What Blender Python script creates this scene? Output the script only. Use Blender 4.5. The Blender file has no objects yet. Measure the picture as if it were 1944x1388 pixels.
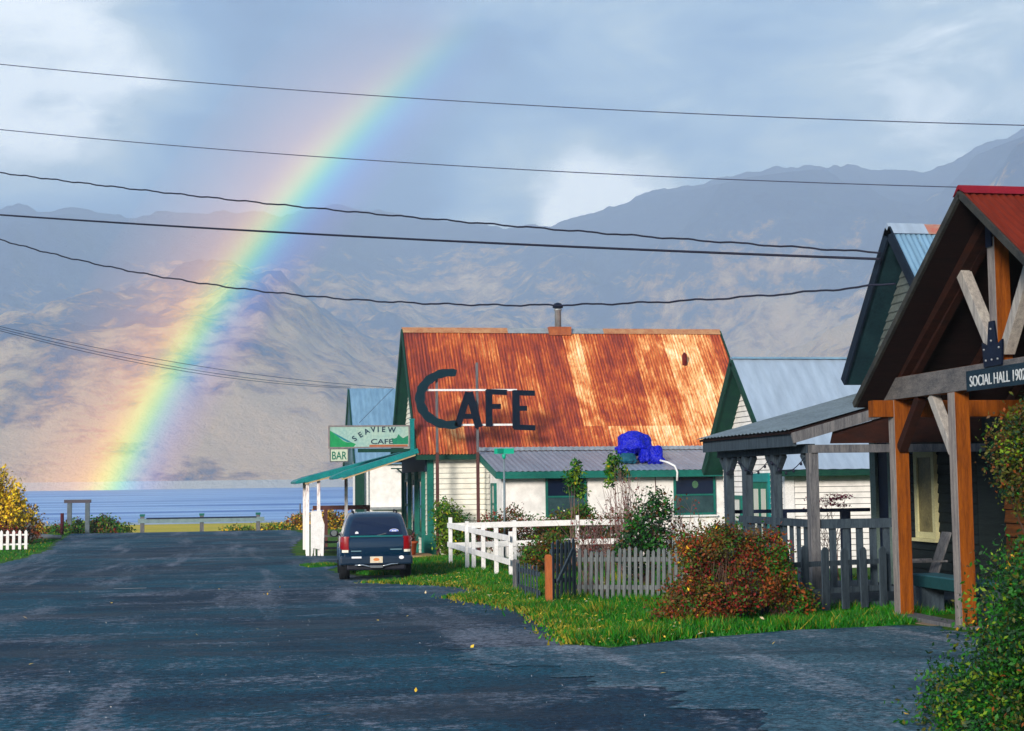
import bpy, bmesh, math, random
import numpy as np
from mathutils import Vector, Matrix, noise
random.seed(7); rng = np.random.default_rng(7)
SC = bpy.context.scene; COL = SC.collection
R = math.radians

# ------------------------------------------------------------------ camera
F = 2800.; PW, PH = 1944, 1388
psi, th, ro = math.atan(504/F), math.atan(220/F), R(.7)
cf = Vector((math.sin(psi)*math.cos(th), math.cos(psi)*math.cos(th), math.sin(th)))
r0 = Vector((math.cos(psi), -math.sin(psi), 0)); u0 = r0.cross(cf)
cr = math.cos(ro)*r0-math.sin(ro)*u0; cu = math.cos(ro)*u0+math.sin(ro)*r0
CAM = Vector((0, 0, 1.6))
cd = bpy.data.cameras.new('camera'); cam = bpy.data.objects.new('camera', cd); COL.objects.link(cam)
m3 = Matrix((cr, cu, -cf)).transposed()
cam.matrix_world = Matrix.Translation(CAM) @ m3.to_4x4()
cd.sensor_width = 36; cd.lens = F/PW*36; cd.clip_start = .1; cd.clip_end = 60000
SC.camera = cam
def ray(px, py): return cf+(px-PW/2)/F*cr-(py-PH/2)/F*cu
def aty(px, py, y): d = ray(px, py); return CAM+d*(y/d.y)
def atx(px, py, x): d = ray(px, py); return CAM+d*(x/d.x)
def pr(p):
    q = Vector(p)-CAM; z = q.dot(cf); return (PW/2+F*q.dot(cr)/z, PH/2-F*q.dot(cu)/z)
GZ = [(-60, 1.4), (-20, .46), (0, 0), (23, -.52), (39, -.9), (55, -1.05), (90, -1.15), (94, -1.35), (110, -1.7), (150, -2.1), (176, -2.6), (200, -3.), (300, -4), (400, -5)]
GX, GV = [a for a, b in GZ], [b for a, b in GZ]
def gz(y): return float(np.interp(y, GX, GV))
WATER = -2.6

# ------------------------------------------------------------------ materials
def nt(name):
    m = bpy.data.materials.new(name); m.use_nodes = True; t = m.node_tree; t.nodes.clear()
    o = t.nodes.new('ShaderNodeOutputMaterial'); b = t.nodes.new('ShaderNodeBsdfPrincipled')
    t.links.new(b.outputs[0], o.inputs[0]); return m, t, b, o
def c4(c): return (c[0], c[1], c[2], 1)
def coords(t, scale=(1, 1, 1), rot=(0, 0, 0)):
    c = t.nodes.new('ShaderNodeTexCoord'); mp = t.nodes.new('ShaderNodeMapping')
    mp.inputs['Scale'].default_value = scale; mp.inputs['Rotation'].default_value = rot
    t.links.new(c.outputs['Object'], mp.inputs[0]); return mp.outputs[0]
def tnoise(t, vec, scale, detail=4, rough=.6, dist=0):
    n = t.nodes.new('ShaderNodeTexNoise'); n.inputs['Scale'].default_value = scale; n.inputs['Detail'].default_value = detail
    n.inputs['Roughness'].default_value = rough; n.inputs['Distortion'].default_value = dist
    t.links.new(vec, n.inputs['Vector']); return n.outputs['Fac']
def ramp(t, fac, stops, interp='LINEAR'):
    r = t.nodes.new('ShaderNodeValToRGB'); e = r.color_ramp.elements; r.color_ramp.interpolation = interp
    while len(e) < len(stops): e.new(.5)
    for i, (p, c) in enumerate(stops): e[i].position = p; e[i].color = c4(c)
    t.links.new(fac, r.inputs[0]); return r.outputs[0]
def mix(t, fac, a, b, mode='MIX'):
    n = t.nodes.new('ShaderNodeMix'); n.data_type = 'RGBA'; n.blend_type = mode
    for s, v in ((n.inputs[0], fac), (n.inputs[6], a), (n.inputs[7], b)):
        if hasattr(v, 'is_linked') or hasattr(v, 'links'): t.links.new(v, s)
        elif isinstance(v, (int, float)): s.default_value = v
        else: s.default_value = c4(v)
    return n.outputs[2]
def bumpn(t, b, h, strength=.3, dist=.02):
    n = t.nodes.new('ShaderNodeBump'); n.inputs['Strength'].default_value = strength; n.inputs['Distance'].default_value = dist
    t.links.new(h, n.inputs['Height']); t.links.new(n.outputs[0], b.inputs['Normal'])
def M(name, c1, c2=None, scale=4, rough=.7, stretch=(1, 1, 1), bump=.2, metal=0, lo=.35, hi=.65, spec=.12, fine=None, coat=0):
    m, t, b, o = nt(name); c2 = c2 or tuple(x*.75 for x in c1)
    v = coords(t, stretch); n1 = tnoise(t, v, scale, 6, .65)
    col = ramp(t, n1, [(lo, c2), (hi, c1)])
    n2 = tnoise(t, v, scale*(fine or 9), 3, .6)
    col = mix(t, .35, col, ramp(t, n2, [(.3, tuple(x*.6 for x in c2)), (.7, tuple(min(1, x*1.2) for x in c1))]))
    t.links.new(col, b.inputs['Base Color']); b.inputs['Roughness'].default_value = rough; b.inputs['Metallic'].default_value = metal
    b.inputs['Specular IOR Level'].default_value = spec; b.inputs['Coat Weight'].default_value = coat
    if bump: bumpn(t, b, n2, bump, .01)
    return m
def plain(name, c, rough=.5, metal=0, spec=.3, coat=0):
    m, t, b, o = nt(name); b.inputs['Base Color'].default_value = c4(c); b.inputs['Roughness'].default_value = rough
    b.inputs['Metallic'].default_value = metal; b.inputs['Specular IOR Level'].default_value = spec; b.inputs['Coat Weight'].default_value = coat
    return m

white_wall = M('white_wall', (.80, .78, .77), (.74, .73, .72), .8, .8, bump=.02, fine=4)
cream_wall = M('cream_wall', (.76, .75, .68), (.68, .67, .60), .8, .8, (1, 1, 2), .02, fine=4)
lap_shade = M('lap_shadow_line', (.30, .31, .33), (.2, .2, .22), 3, .9)  # grey for the clapboard lap shadows, put in as colour
white_paint = M('white_paint', (.82, .82, .84), (.62, .62, .62), 5, .6, (1, 1, 1), .15)
green_paint = M('green_paint', (.012, .15, .12), (.008, .09, .08), 3, .5, bump=.15)
teal_paint = M('teal_paint', (.008, .22, .22), (.006, .13, .15), 2.5, .45, bump=.15)
dark_green = M('dark_green', (.008, .055, .035), (.005, .03, .03), 3, .6, bump=.15)
navy = M('dark_navy', (.008, .018, .05), (.006, .01, .03), 3, .6)  # dark navy tone for doors, boards and rails
grey_wood = M('grey_wood', (.17, .17, .18), (.045, .05, .065), 3, .85, (6, 6, .6), .5)
blue_wood = M('blue_grey_wood', (.055, .080, .105), (.014, .024, .040), 3, .85, (6, 6, .6), .5)
pole_wood = M('pole_wood', (.12, .05, .045), (.05, .025, .03), 3, .85, (6, 6, .5), .5)
orange_wood = M('orange_wood', (.27, .072, .005), (.075, .018, .004), 2.2, .8, (7, 7, .5), .5, lo=.35, hi=.62)
brown_wood = M('brown_wood', (.034, .010, .006), (.012, .006, .006), 2.2, .8, (1.5, 1.5, 6), .5)
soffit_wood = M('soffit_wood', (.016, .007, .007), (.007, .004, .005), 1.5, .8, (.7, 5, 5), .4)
log_wood = M('log_wood', (.17, .055, .012), (.04, .017, .008), 1.6, .75, (.6, .6, 7), .6)
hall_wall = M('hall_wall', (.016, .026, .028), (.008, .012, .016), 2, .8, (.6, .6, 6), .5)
black_glass = plain('dark_glass', (.006, .012, .035), .08, 0, .6)
pale_roof = M('pale_blue_roof', (.36, .45, .56), (.33, .41, .52), .5, .42, (1, .2, .2), .05, .25)
blue_roof = M('blue_roof', (.22, .38, .52), (.15, .28, .42), .8, .4, (1, .2, .2), .05, .3)
grey_roof = M('grey_metal_roof', (.33, .38, .46), (.22, .27, .34), 1.2, .45, (2, .4, .4), .1, .35)
shed_roof = M('shed_roof', (.20, .25, .28), (.12, .155, .18), 1.2, .6, (2, .6, .6), .15, .2)
red_roof = M('red_roof', (.15, .018, .008), (.085, .010, .006), 1.2, .85, (2, .3, .3), .15, spec=.12)
galv = M('galvanised', (.42, .45, .47), (.24, .26, .29), 4, .5, (1, 1, 1), .1, .5)
steel = M('dark_steel', (.006, .012, .035), (.004, .007, .02), 4, .45, bump=.1, metal=.3)
letter_blue = M('letter_blue', (.002, .010, .026), (.002, .006, .016), 5, .55, bump=.2)
letter_green = M('letter_green', (.003, .026, .04), (.002, .016, .03), 5, .55, bump=.2)
tarp_blue = M('tarp_blue', (.002, .008, .55), (.001, .004, .30), 3, .45, bump=.3, spec=.3, fine=2.2)
for n_ in tarp_blue.node_tree.nodes:
    if n_.type == 'BUMP': n_.inputs['Distance'].default_value = .12; n_.inputs['Strength'].default_value = 1.
tarp_teal = M('tarp_teal', (.01, .10, .16), (.006, .05, .09), 4, .5, bump=.2)
sign_green = plain('sign_green', (.0, .34, .22), .45)
terracotta = M('terracotta', (.42, .09, .03), (.28, .06, .02), 5, .8)
wire_mat = plain('wire_black', (.006, .008, .025), .6)
wire_thin = plain('wire_grey', (.03, .04, .09), .6)
stone = M('stone', (.32, .26, .22), (.16, .13, .12), 2, .9)
bark = M('bark', (.10, .06, .045), (.05, .03, .025), 5, .9, (3, 3, .6), .4)
twig = M('twig', (.20, .12, .11), (.12, .07, .07), 5, .9)

# rusted corrugated sheets: sheet-by-sheet tone, pale streaks down the slope
def rust_material():
    m, t, b, o = nt('rusted_corrugated_iron')
    c = t.nodes.new('ShaderNodeTexCoord'); sp = t.nodes.new('ShaderNodeSeparateXYZ'); t.links.new(c.outputs['Object'], sp.inputs[0])
    def math_(op, a, bb=None):
        n = t.nodes.new('ShaderNodeMath'); n.operation = op
        for i, v in enumerate((a, bb)):
            if v is None: continue
            if isinstance(v, (int, float)): n.inputs[i].default_value = v
            else: t.links.new(v, n.inputs[i])
        return n.outputs[0]
    row = math_('GREATER_THAN', sp.outputs[2], 4.65)
    colx = math_('FLOOR', math_('DIVIDE', math_('ADD', sp.outputs[0], math_('MULTIPLY', row, .23)), .68))
    cb = t.nodes.new('ShaderNodeCombineXYZ'); t.links.new(colx, cb.inputs[0]); t.links.new(row, cb.inputs[1])
    wn = t.nodes.new('ShaderNodeTexWhiteNoise'); wn.noise_dimensions = '2D'; t.links.new(cb.outputs[0], wn.inputs['Vector'])
    sheet = wn.outputs['Value']
    streak = tnoise(t, coords(t, (14, .5, .5)), 1., 5, .7)
    patch = tnoise(t, coords(t, (.55, .45, .45)), 1., 4, .6, .6)
    fine = tnoise(t, coords(t, (30, 3, 3)), 1., 3, .7)
    xgrad = math_('MULTIPLY', math_('SUBTRACT', sp.outputs[0], 5.5), .012)
    blot = tnoise(t, coords(t, (1.9, 1.1, 1.1)), 1., 8, .8, .6)
    v = math_('ADD', math_('MULTIPLY', sheet, .22), math_('ADD', math_('MULTIPLY', streak, .62), math_('ADD', math_('MULTIPLY', patch, .40), math_('MULTIPLY', blot, .62))))
    v = math_('ADD', v, math_('ADD', xgrad, math_('MULTIPLY', fine, .2)))
    col = ramp(t, math_('MULTIPLY', v, .545), [(.42, (.10, .010, .012)), (.50, (.19, .024, .012)), (.545, (.32, .045, .010)), (.595, (.48, .12, .022)), (.65, (.76, .38, .14)), (.72, (.84, .68, .44))])
    t.links.new(col, b.inputs['Base Color']); b.inputs['Roughness'].default_value = .75
    bumpn(t, b, fine, .2, .01)
    return m
rust = rust_material()

def leafmat(name, c):
    m, t, b, o = nt(name); n = tnoise(t, coords(t), 3., 3)
    t.links.new(ramp(t, n, [(.3, tuple(x*.6 for x in c)), (.7, tuple(min(1, x*1.35) for x in c))]), b.inputs['Base Color'])
    b.inputs['Roughness'].default_value = .6; b.inputs['Specular IOR Level'].default_value = .25
    try: b.inputs['Subsurface Weight'].default_value = 0
    except Exception: pass
    return m
Lg = leafmat('leaf_green', (.012, .105, .006)); Ly = leafmat('leaf_yellow_green', (.11, .19, .006)); Lyel = leafmat('leaf_yellow', (.75, .55, .02))
Ldk = leafmat('leaf_dark_green', (.004, .032, .008)); Lred = leafmat('leaf_red', (.17, .012, .010)); Lrust = leafmat('leaf_rust', (.19, .045, .006))
Lbr = leafmat('leaf_brown', (.075, .035, .008)); Lol = leafmat('leaf_olive', (.065, .07, .007)); Lgold = leafmat('leaf_gold', (.62, .36, .02)); Lw = leafmat('petal_white', (.7, .66, .64))
Lpink = leafmat('umbel_pink', (.45, .04, .08))
blade_a = leafmat('grass_blade', (.003, .105, .001)); blade_b = leafmat('grass_blade_light', (.022, .15, .002)); blade_c = leafmat('grass_blade_dry', (.22, .19, .012))

# ------------------------------------------------------------------ mesh builder
class MB:
    def __init__(s): s.v = []; s.f = []; s.m = []; s.sm = []
    def add(s, vs, fs, mi=0, smooth=False):
        k = len(s.v); s.v += [tuple(v) for v in vs]; s.f += [tuple(k+i for i in f) for f in fs]; s.m += [mi]*len(fs); s.sm += [smooth]*len(fs); return s
    def box(s, x0, x1, y0, y1, z0, z1, mi=0):
        vs = [(x, y, z) for z in (z0, z1) for x, y in ((x0, y0), (x1, y0), (x1, y1), (x0, y1))]
        return s.add(vs, [(3, 2, 1, 0), (4, 5, 6, 7), (0, 1, 5, 4), (1, 2, 6, 5), (2, 3, 7, 6), (3, 0, 4, 7)], mi)
    def beam(s, a, b, w, h, mi=0, up=(0, 0, 1)):
        a = Vector(a); b = Vector(b); d = (b-a).normalized(); u = Vector(up)
        if abs(d.dot(u)) > .98: u = Vector((0, 1, 0))
        sd = d.cross(u).normalized(); uu = sd.cross(d).normalized()
        vs = [p+sd*(w/2*i)+uu*(h/2*j) for p in (a, b) for i, j in ((-1, -1), (1, -1), (1, 1), (-1, 1))]
        return s.add(vs, [(3, 2, 1, 0), (4, 5, 6, 7), (0, 1, 5, 4), (1, 2, 6, 5), (2, 3, 7, 6), (3, 0, 4, 7)], mi)
    def prism(s, pts, axis, a, b, mi=0):
        # pts 2-d polygon; axis 'x': (y,z) ; 'y': (x,z) ; 'z': (x,y)
        n = len(pts)
        def P(q, t): return (t, q[0], q[1]) if axis == 'x' else ((q[0], t, q[1]) if axis == 'y' else (q[0], q[1], t))
        vs = [P(q, a) for q in pts]+[P(q, b) for q in pts]
        fs = [tuple(range(n))[::-1], tuple(range(n, 2*n))]+[(i, (i+1) % n, n+(i+1) % n, n+i) for i in range(n)]
        return s.add(vs, fs, mi)
    def tube(s, pts, rad, n=8, mi=0, cap=True):
        pts = [Vector(p) for p in pts]; rs = rad if isinstance(rad, (list, tuple)) else [rad]*len(pts); vs = []
        for i, p in enumerate(pts):
            d = (pts[min(i+1, len(pts)-1)]-pts[max(i-1, 0)]).normalized()
            u = Vector((0, 0, 1)) if abs(d.z) < .95 else Vector((1, 0, 0)); a = d.cross(u).normalized(); b = d.cross(a)
            vs += [p+a*(rs[i]*math.cos(2*math.pi*k/n))+b*(rs[i]*math.sin(2*math.pi*k/n)) for k in range(n)]
        fs = [(i*n+k, i*n+(k+1) % n, (i+1)*n+(k+1) % n, (i+1)*n+k) for i in range(len(pts)-1) for k in range(n)]
        if cap: fs += [tuple(range(n))[::-1], tuple((len(pts)-1)*n+k for k in range(n))]
        return s.add(vs, fs, mi, n > 5)
    def lathe(s, c, prof, n=20, mi=0):
        vs = [(c[0]+r*math.cos(2*math.pi*k/n), c[1]+r*math.sin(2*math.pi*k/n), c[2]+z) for r, z in prof for k in range(n)]
        fs = [(i*n+k, i*n+(k+1) % n, (i+1)*n+(k+1) % n, (i+1)*n+k) for i in range(len(prof)-1) for k in range(n)]
        fs += [tuple(range(n))[::-1], tuple((len(prof)-1)*n+k for k in range(n))]
        return s.add(vs, fs, mi, True)
    def build(s, name, mats, parent=None, bevel=0, origin=None, subd=0):
        if not isinstance(mats, (list, tuple)): mats = [mats]
        off = Vector(origin) if origin is not None else Vector((0, 0, 0))
        if parent is not None: off = Vector(parent['_o'])
        me = bpy.data.meshes.new(name); me.from_pydata([(v[0]-off.x, v[1]-off.y, v[2]-off.z) for v in s.v], [], s.f)
        for m in mats: me.materials.append(m)
        me.polygons.foreach_set('material_index', s.m); me.polygons.foreach_set('use_smooth', s.sm); me.update()
        o = bpy.data.objects.new(name, me); COL.objects.link(o)
        if parent is not None: o.parent = parent; o['_o'] = parent['_o']
        else: o.location = off; o['_o'] = tuple(float(q) for q in off)
        if bevel:
            b = o.modifiers.new('bevel', 'BEVEL'); b.width = bevel; b.segments = 2; b.limit_method = 'ANGLE'
        if subd: b = o.modifiers.new('sub', 'SUBSURF'); b.levels = subd; b.render_levels = subd
        return o
def tag(o, label=None, cat=None, group=None, kind=None):
    for k, v in (('label', label), ('category', cat), ('group', group), ('kind', kind)):
        if v: o[k] = v
    return o
def empty(name, loc, label, cat, group=None):
    o = bpy.data.objects.new(name, None); o.location = loc; COL.objects.link(o); o['_o'] = tuple(loc); o.empty_display_size = .3
    return tag(o, label, cat, group)
def copy_thing(o, d, label=None, parent=None):
    c = o.copy(); COL.objects.link(c)
    if parent is None: c.location = Vector(o.location)+Vector(d)
    else: c.parent = parent
    c['_o'] = tuple(Vector(o['_o'])+Vector(d))
    if label: c['label'] = label
    for ch in list(o.children): copy_thing(ch, d, None, c)
    return c

def corrug(mb, x0, x1, a, b, pitch=.09, amp=.018, rows=2, per=6, mi=0, drop=0):
    # corrugated sheet: waves across x, slope from a=(y,z) to b=(y,z)
    n = int((x1-x0)/pitch*per); a = Vector((0, a[0], a[1])); b = Vector((0, b[0], b[1])); d = (b-a).normalized(); nr = Vector((0, -d.z, d.y))
    if nr.z < 0: nr = -nr
    vs = []; fs = []
    for j in range(rows+1):
        p = a.lerp(b, j/rows)
        for i in range(n+1):
            x = x0+(x1-x0)*i/n; h = amp*math.sin(2*math.pi*x/pitch)
            vs.append((x, p.y+nr.y*h, p.z+nr.z*h-drop))
    for j in range(rows):
        for i in range(n): k = j*(n+1)+i; fs.append((k, k+1, k+n+2, k+n+1))
    return mb.add(vs, fs, mi, True)
def laps(mb, face, fixed, spans, z0, z1, h=.14, t=.03, out=-1, mi=0):
    # lapped boards; face 'y': plane y=fixed running in x; face 'x': plane x=fixed running in y. spans(z)->(a,b) or a tuple
    z = z0
    while z < z1-1e-6:
        zt = min(z+h, z1)
        a0, b0 = spans(z) if callable(spans) else spans; a1, b1 = spans(zt) if callable(spans) else spans
        if face == 'y': vs = [(a0, fixed+out*t, z), (b0, fixed+out*t, z), (b1, fixed+out*.003, zt), (a1, fixed+out*.003, zt), (a0, fixed, z), (b0, fixed, z)]
        else: vs = [(fixed+out*t, a0, z), (fixed+out*t, b0, z), (fixed+out*.003, b1, zt), (fixed+out*.003, a1, zt), (fixed, a0, z), (fixed, b0, z)]
        mb.add(vs, [(0, 1, 2, 3), (4, 5, 1, 0)], mi)
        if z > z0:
            e = t+.002; q0, q1 = z-.016, z+.004  # strip along each board's lower edge paints the shadow line of the lap
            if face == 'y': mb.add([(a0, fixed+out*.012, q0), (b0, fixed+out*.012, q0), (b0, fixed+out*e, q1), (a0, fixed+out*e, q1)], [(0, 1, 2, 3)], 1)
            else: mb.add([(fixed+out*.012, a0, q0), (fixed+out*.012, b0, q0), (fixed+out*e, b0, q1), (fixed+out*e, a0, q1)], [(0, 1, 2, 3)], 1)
        z = zt
    return mb
def text(name, s, size, mat_, parent, origin, xdir, zdir, ext=.008, shear=0, bold=0, align='LEFT', space=1, width=None):
    cu_ = bpy.data.curves.new(name, 'FONT'); cu_.body = s; cu_.size = size; cu_.extrude = ext; cu_.offset = bold; cu_.align_x = align; cu_.space_character = space; cu_.shear = shear
    o = bpy.data.objects.new(name, cu_); COL.objects.link(o); bpy.context.view_layer.update()
    me = bpy.data.meshes.new_from_object(o.evaluated_get(bpy.context.evaluated_depsgraph_get())); bpy.data.objects.remove(o)
    xd = Vector(xdir).normalized(); zd = Vector(zdir).normalized(); nd = xd.cross(zd)
    sx = 1
    if width:
        xs = [v.co.x for v in me.vertices]; sx = width/(max(xs)-min(xs))
    off = Vector(parent['_o']) if parent else Vector((0, 0, 0))
    for v in me.vertices: v.co = Vector(origin)+xd*v.co.x*sx+zd*v.co.y+nd*v.co.z-off
    me.materials.clear(); me.materials.append(mat_)
    t = bpy.data.objects.new(name, me); COL.objects.link(t)
    if parent: t.parent = parent; t['_o'] = parent['_o']
    return t
def pip(x, y, poly):
    ins = np.zeros(len(x), bool); n = len(poly); j = n-1
    for i in range(n):
        xi, yi = poly[i]; xj, yj = poly[j]
        c = ((yi > y) != (yj > y)) & (x < (xj-xi)*(y-yi)/((yj-yi) or 1e-9)+xi); ins ^= c; j = i
    return ins

# ------------------------------------------------------------------ ground sheets
def sheet(name, poly, off, mat_, wob=0):
    if wob:
        p2 = []
        for i in range(len(poly)):
            a = Vector(poly[i]); b = Vector(poly[(i+1) % len(poly)]); n = max(1, int((b-a).length/(.35 if wob < .4 else .08)))
            for k in range(n):
                q = a.lerp(b, k/n); w = wob*noise.noise(Vector((q.x*1.3, q.y*1.3, 0)))+wob*.5*noise.noise(Vector((q.x*5, q.y*5, 3)))
                p2.append((q.x+w, q.y+w*.7))
        poly = p2
    bm = bmesh.new(); f = bm.faces.new([bm.verts.new((x, y, 0)) for x, y in poly]); bmesh.ops.triangulate(bm, faces=[f])
    for y, _ in GZ:
        bmesh.ops.bisect_plane(bm, geom=bm.verts[:]+bm.edges[:]+bm.faces[:], plane_co=(0, y, 0), plane_no=(0, 1, 0))
    for v in bm.verts: v.co.z = gz(v.co.y)+off
    bmesh.ops.recalc_face_normals(bm, faces=bm.faces[:])
    me = bpy.data.meshes.new(name); bm.to_mesh(me); bm.free()
    if me.polygons[0].normal.z < 0: me.flip_normals()
    me.materials.append(mat_); o = bpy.data.objects.new(name, me); COL.objects.link(o); o['kind'] = 'structure'; return o

# earth / verge ground
def ground_mat():
    m, t, b, o = nt('turf_ground'); v = coords(t)
    n1 = tnoise(t, v, .35, 5); n2 = tnoise(t, v, 9, 4)
    col = ramp(t, n1, [(.35, (.004, .055, .002)), (.55, (.010, .09, .003)), (.7, (.10, .10, .008))])
    col = mix(t, .4, col, ramp(t, n2, [(.3, (.02, .06, .006)), (.7, (.14, .24, .02))]))
    t.links.new(col, b.inputs[0]); b.inputs['Roughness'].default_value = .95; b.inputs['Specular IOR Level'].default_value = .1; bumpn(t, b, n2, .6, .03); return m
turf = ground_mat()
def asphalt_mat(name, a, bcol, pale, seed=0, gr=.45, pm=.8):
    m, t, b, o = nt(name)
    v = coords(t, (1, 1, 1), (0, 0, .0)); vs = coords(t, (.8, .8, 1)); vl = coords(t, (1.1, .10, 1), (0, 0, .09))
    big = tnoise(t, vs, .22+seed*.01, 6, .65, .5); lanes = tnoise(t, vl, .62, 5, .62, .5); gravel = tnoise(t, v, 16, 4, .85); patch = tnoise(t, coords(t, (.6, 1.5, 1)), .42, 8, .75, .3)
    damp = tnoise(t, coords(t, (.5, 1.2, 1)), .3, 7, .7, .8)
    col = ramp(t, big, [(.42, a), (.56, bcol)])
    grit = tnoise(t, v, 7, 5, .85)
    def brk(n_, k_):
        a_ = t.nodes.new('ShaderNodeMath'); a_.operation = 'MULTIPLY_ADD'; t.links.new(grit, a_.inputs[0]); a_.inputs[1].default_value = k_; t.links.new(n_, a_.inputs[2]); return a_.outputs[0]
    col = mix(t, ramp(t, brk(lanes, .7), [(.88, (0, 0, 0)), (1., (pm, pm, pm))]), col, pale)
    col = mix(t, ramp(t, brk(patch, .7), [(.90, (0, 0, 0)), (1., (pm*.9,)*3)]), col, tuple(x*1.1 for x in pale))
    col = mix(t, ramp(t, damp, [(.50, (0, 0, 0)), (.60, (.75, .75, .75))]), col, tuple(x*.6 for x in a))
    col = mix(t, .85, col, ramp(t, gravel, [(.40, (.06, .07, .10)), (.5, (.55, .57, .6)), (.60, (1, 1, 1))]), 'MULTIPLY')
    col = mix(t, ramp(t, tnoise(t, v, 34, 2, .6), [(.66, (0, 0, 0)), (.74, (gr, gr, gr))]), col, (.30, .33, .36))
    t.links.new(col, b.inputs[0]); b.inputs['Specular IOR Level'].default_value = .2
    t.links.new(ramp(t, damp, [(.5, (.9,)*3), (.6, (.62,)*3)]), b.inputs['Roughness'])
    bumpn(t, b, gravel, .7, .03); return m
road_m = asphalt_mat('oiled_gravel_road', (.001, .034, .075), (.002, .090, .145), (.25, .27, .33), 0, .35, .85)
apron_m = asphalt_mat('gravel_apron', (.02, .105, .16), (.07, .17, .225), (.32, .36, .42), 4, .6, .85)
sand_m = M('beach_sand', (.62, .42, .05), (.32, .34, .04), .12, .95, (.6, 1, 1), .2, fine=30)
mud_m = M('wet_mudflat', (.34, .44, .56), (.16, .24, .38), .05, .35, (.3, 1.5, 1), .1, fine=8)

ys = sorted(set(list(np.arange(-40, 100, 4.))+[y for y, _ in GZ if y >= -40]+list(np.arange(100, 400, 20.))))
g = MB(); xs = np.linspace(-160, 200, 30)
g.add([(x, y, gz(y)) for y in ys for x in xs], [(j*30+i, j*30+i+1, (j+1)*30+i+1, (j+1)*30+i) for j in range(len(ys)-1) for i in range(29)])
o = g.build('ground', turf); tag(o, kind='structure')
sheet('beach', [(-160, 94.5), (200, 94.5), (200, 168), (-160, 163)], .004, sand_m, 1.5)
sheet('mudflat', [(-160, 146), (200, 140), (200, 230), (-160, 230)], .01, mud_m, 1.2)
ROAD = [(-30, -38), (-26, 30), (-13, 44), (-8.6, 52), (-8.2, 58), (-8.3, 66), (-9.2, 76), (-10.2, 91.2), (2.5, 91.5), (3.2, 80), (2.2, 68), (1.7, 60), (1.8, 55.5), (3.9, 54.2), (5.2, 51.5), (5.0, 49), (3.0, 47.2), (2.3, 44), (2.9, 40.5), (4.2, 40), (4.4, 38), (3.0, 36.5), (3.6, 35.5), (4.9, 33), (5.0, 30.5), (3.9, 28.8), (4.4, 26), (4.5, 23.7), (4.3, 20.5), (3.9, 17.9), (4.4, 17.3), (5.4, 18.0), (7.1, 18.8), (8.75, 19.1), (9.0, 18.9), (9.2, 12), (12, -38)]
sheet('road', ROAD, .012, road_m, .25)
APRON = [(2.2, 17.6), (3.7, 17.6), (4.4, 17.1), (5.4, 17.85), (7.1, 18.6), (8.75, 18.9), (8.95, 18.6), (9.1, 12), (8.5, 8), (4.2, 8), (3.6, 12.2), (3.1, 14.5)]
sheet('driveway', APRON, .018, apron_m, .5)
# short broken paint mark in the street
o = sheet('painted_mark', [(-3.1, 36.2), (-2.35, 36.2), (-2.35, 36.42), (-3.1, 36.42)], .02, M('worn_white_paint', (.45, .47, .5), (.12, .14, .17), 9, .8), .04); o['kind'] = 'structure'

# water
def water_mat():
    m, t, b, o = nt('bay_water'); v = coords(t, (.12, 1, 1)); n = tnoise(t, v, .35, 6, .65); n2 = tnoise(t, coords(t, (.02, .12, 1)), .3, 4)
    col = ramp(t, n2, [(.42, (.04, .15, .45)), (.58, (.30, .48, .74))])
    t.links.new(col, b.inputs[0]); b.inputs['Roughness'].default_value = .45; b.inputs['Specular IOR Level'].default_value = .3
    bumpn(t, b, n, 1., .5); return m
wmb = MB(); wmb.add([(-4000, 120, WATER), (5200, 120, WATER), (5200, 2600, WATER), (-4000, 2600, WATER)], [(0, 1, 2, 3)])
tag(wmb.build('water', water_mat()), kind='structure')

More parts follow.
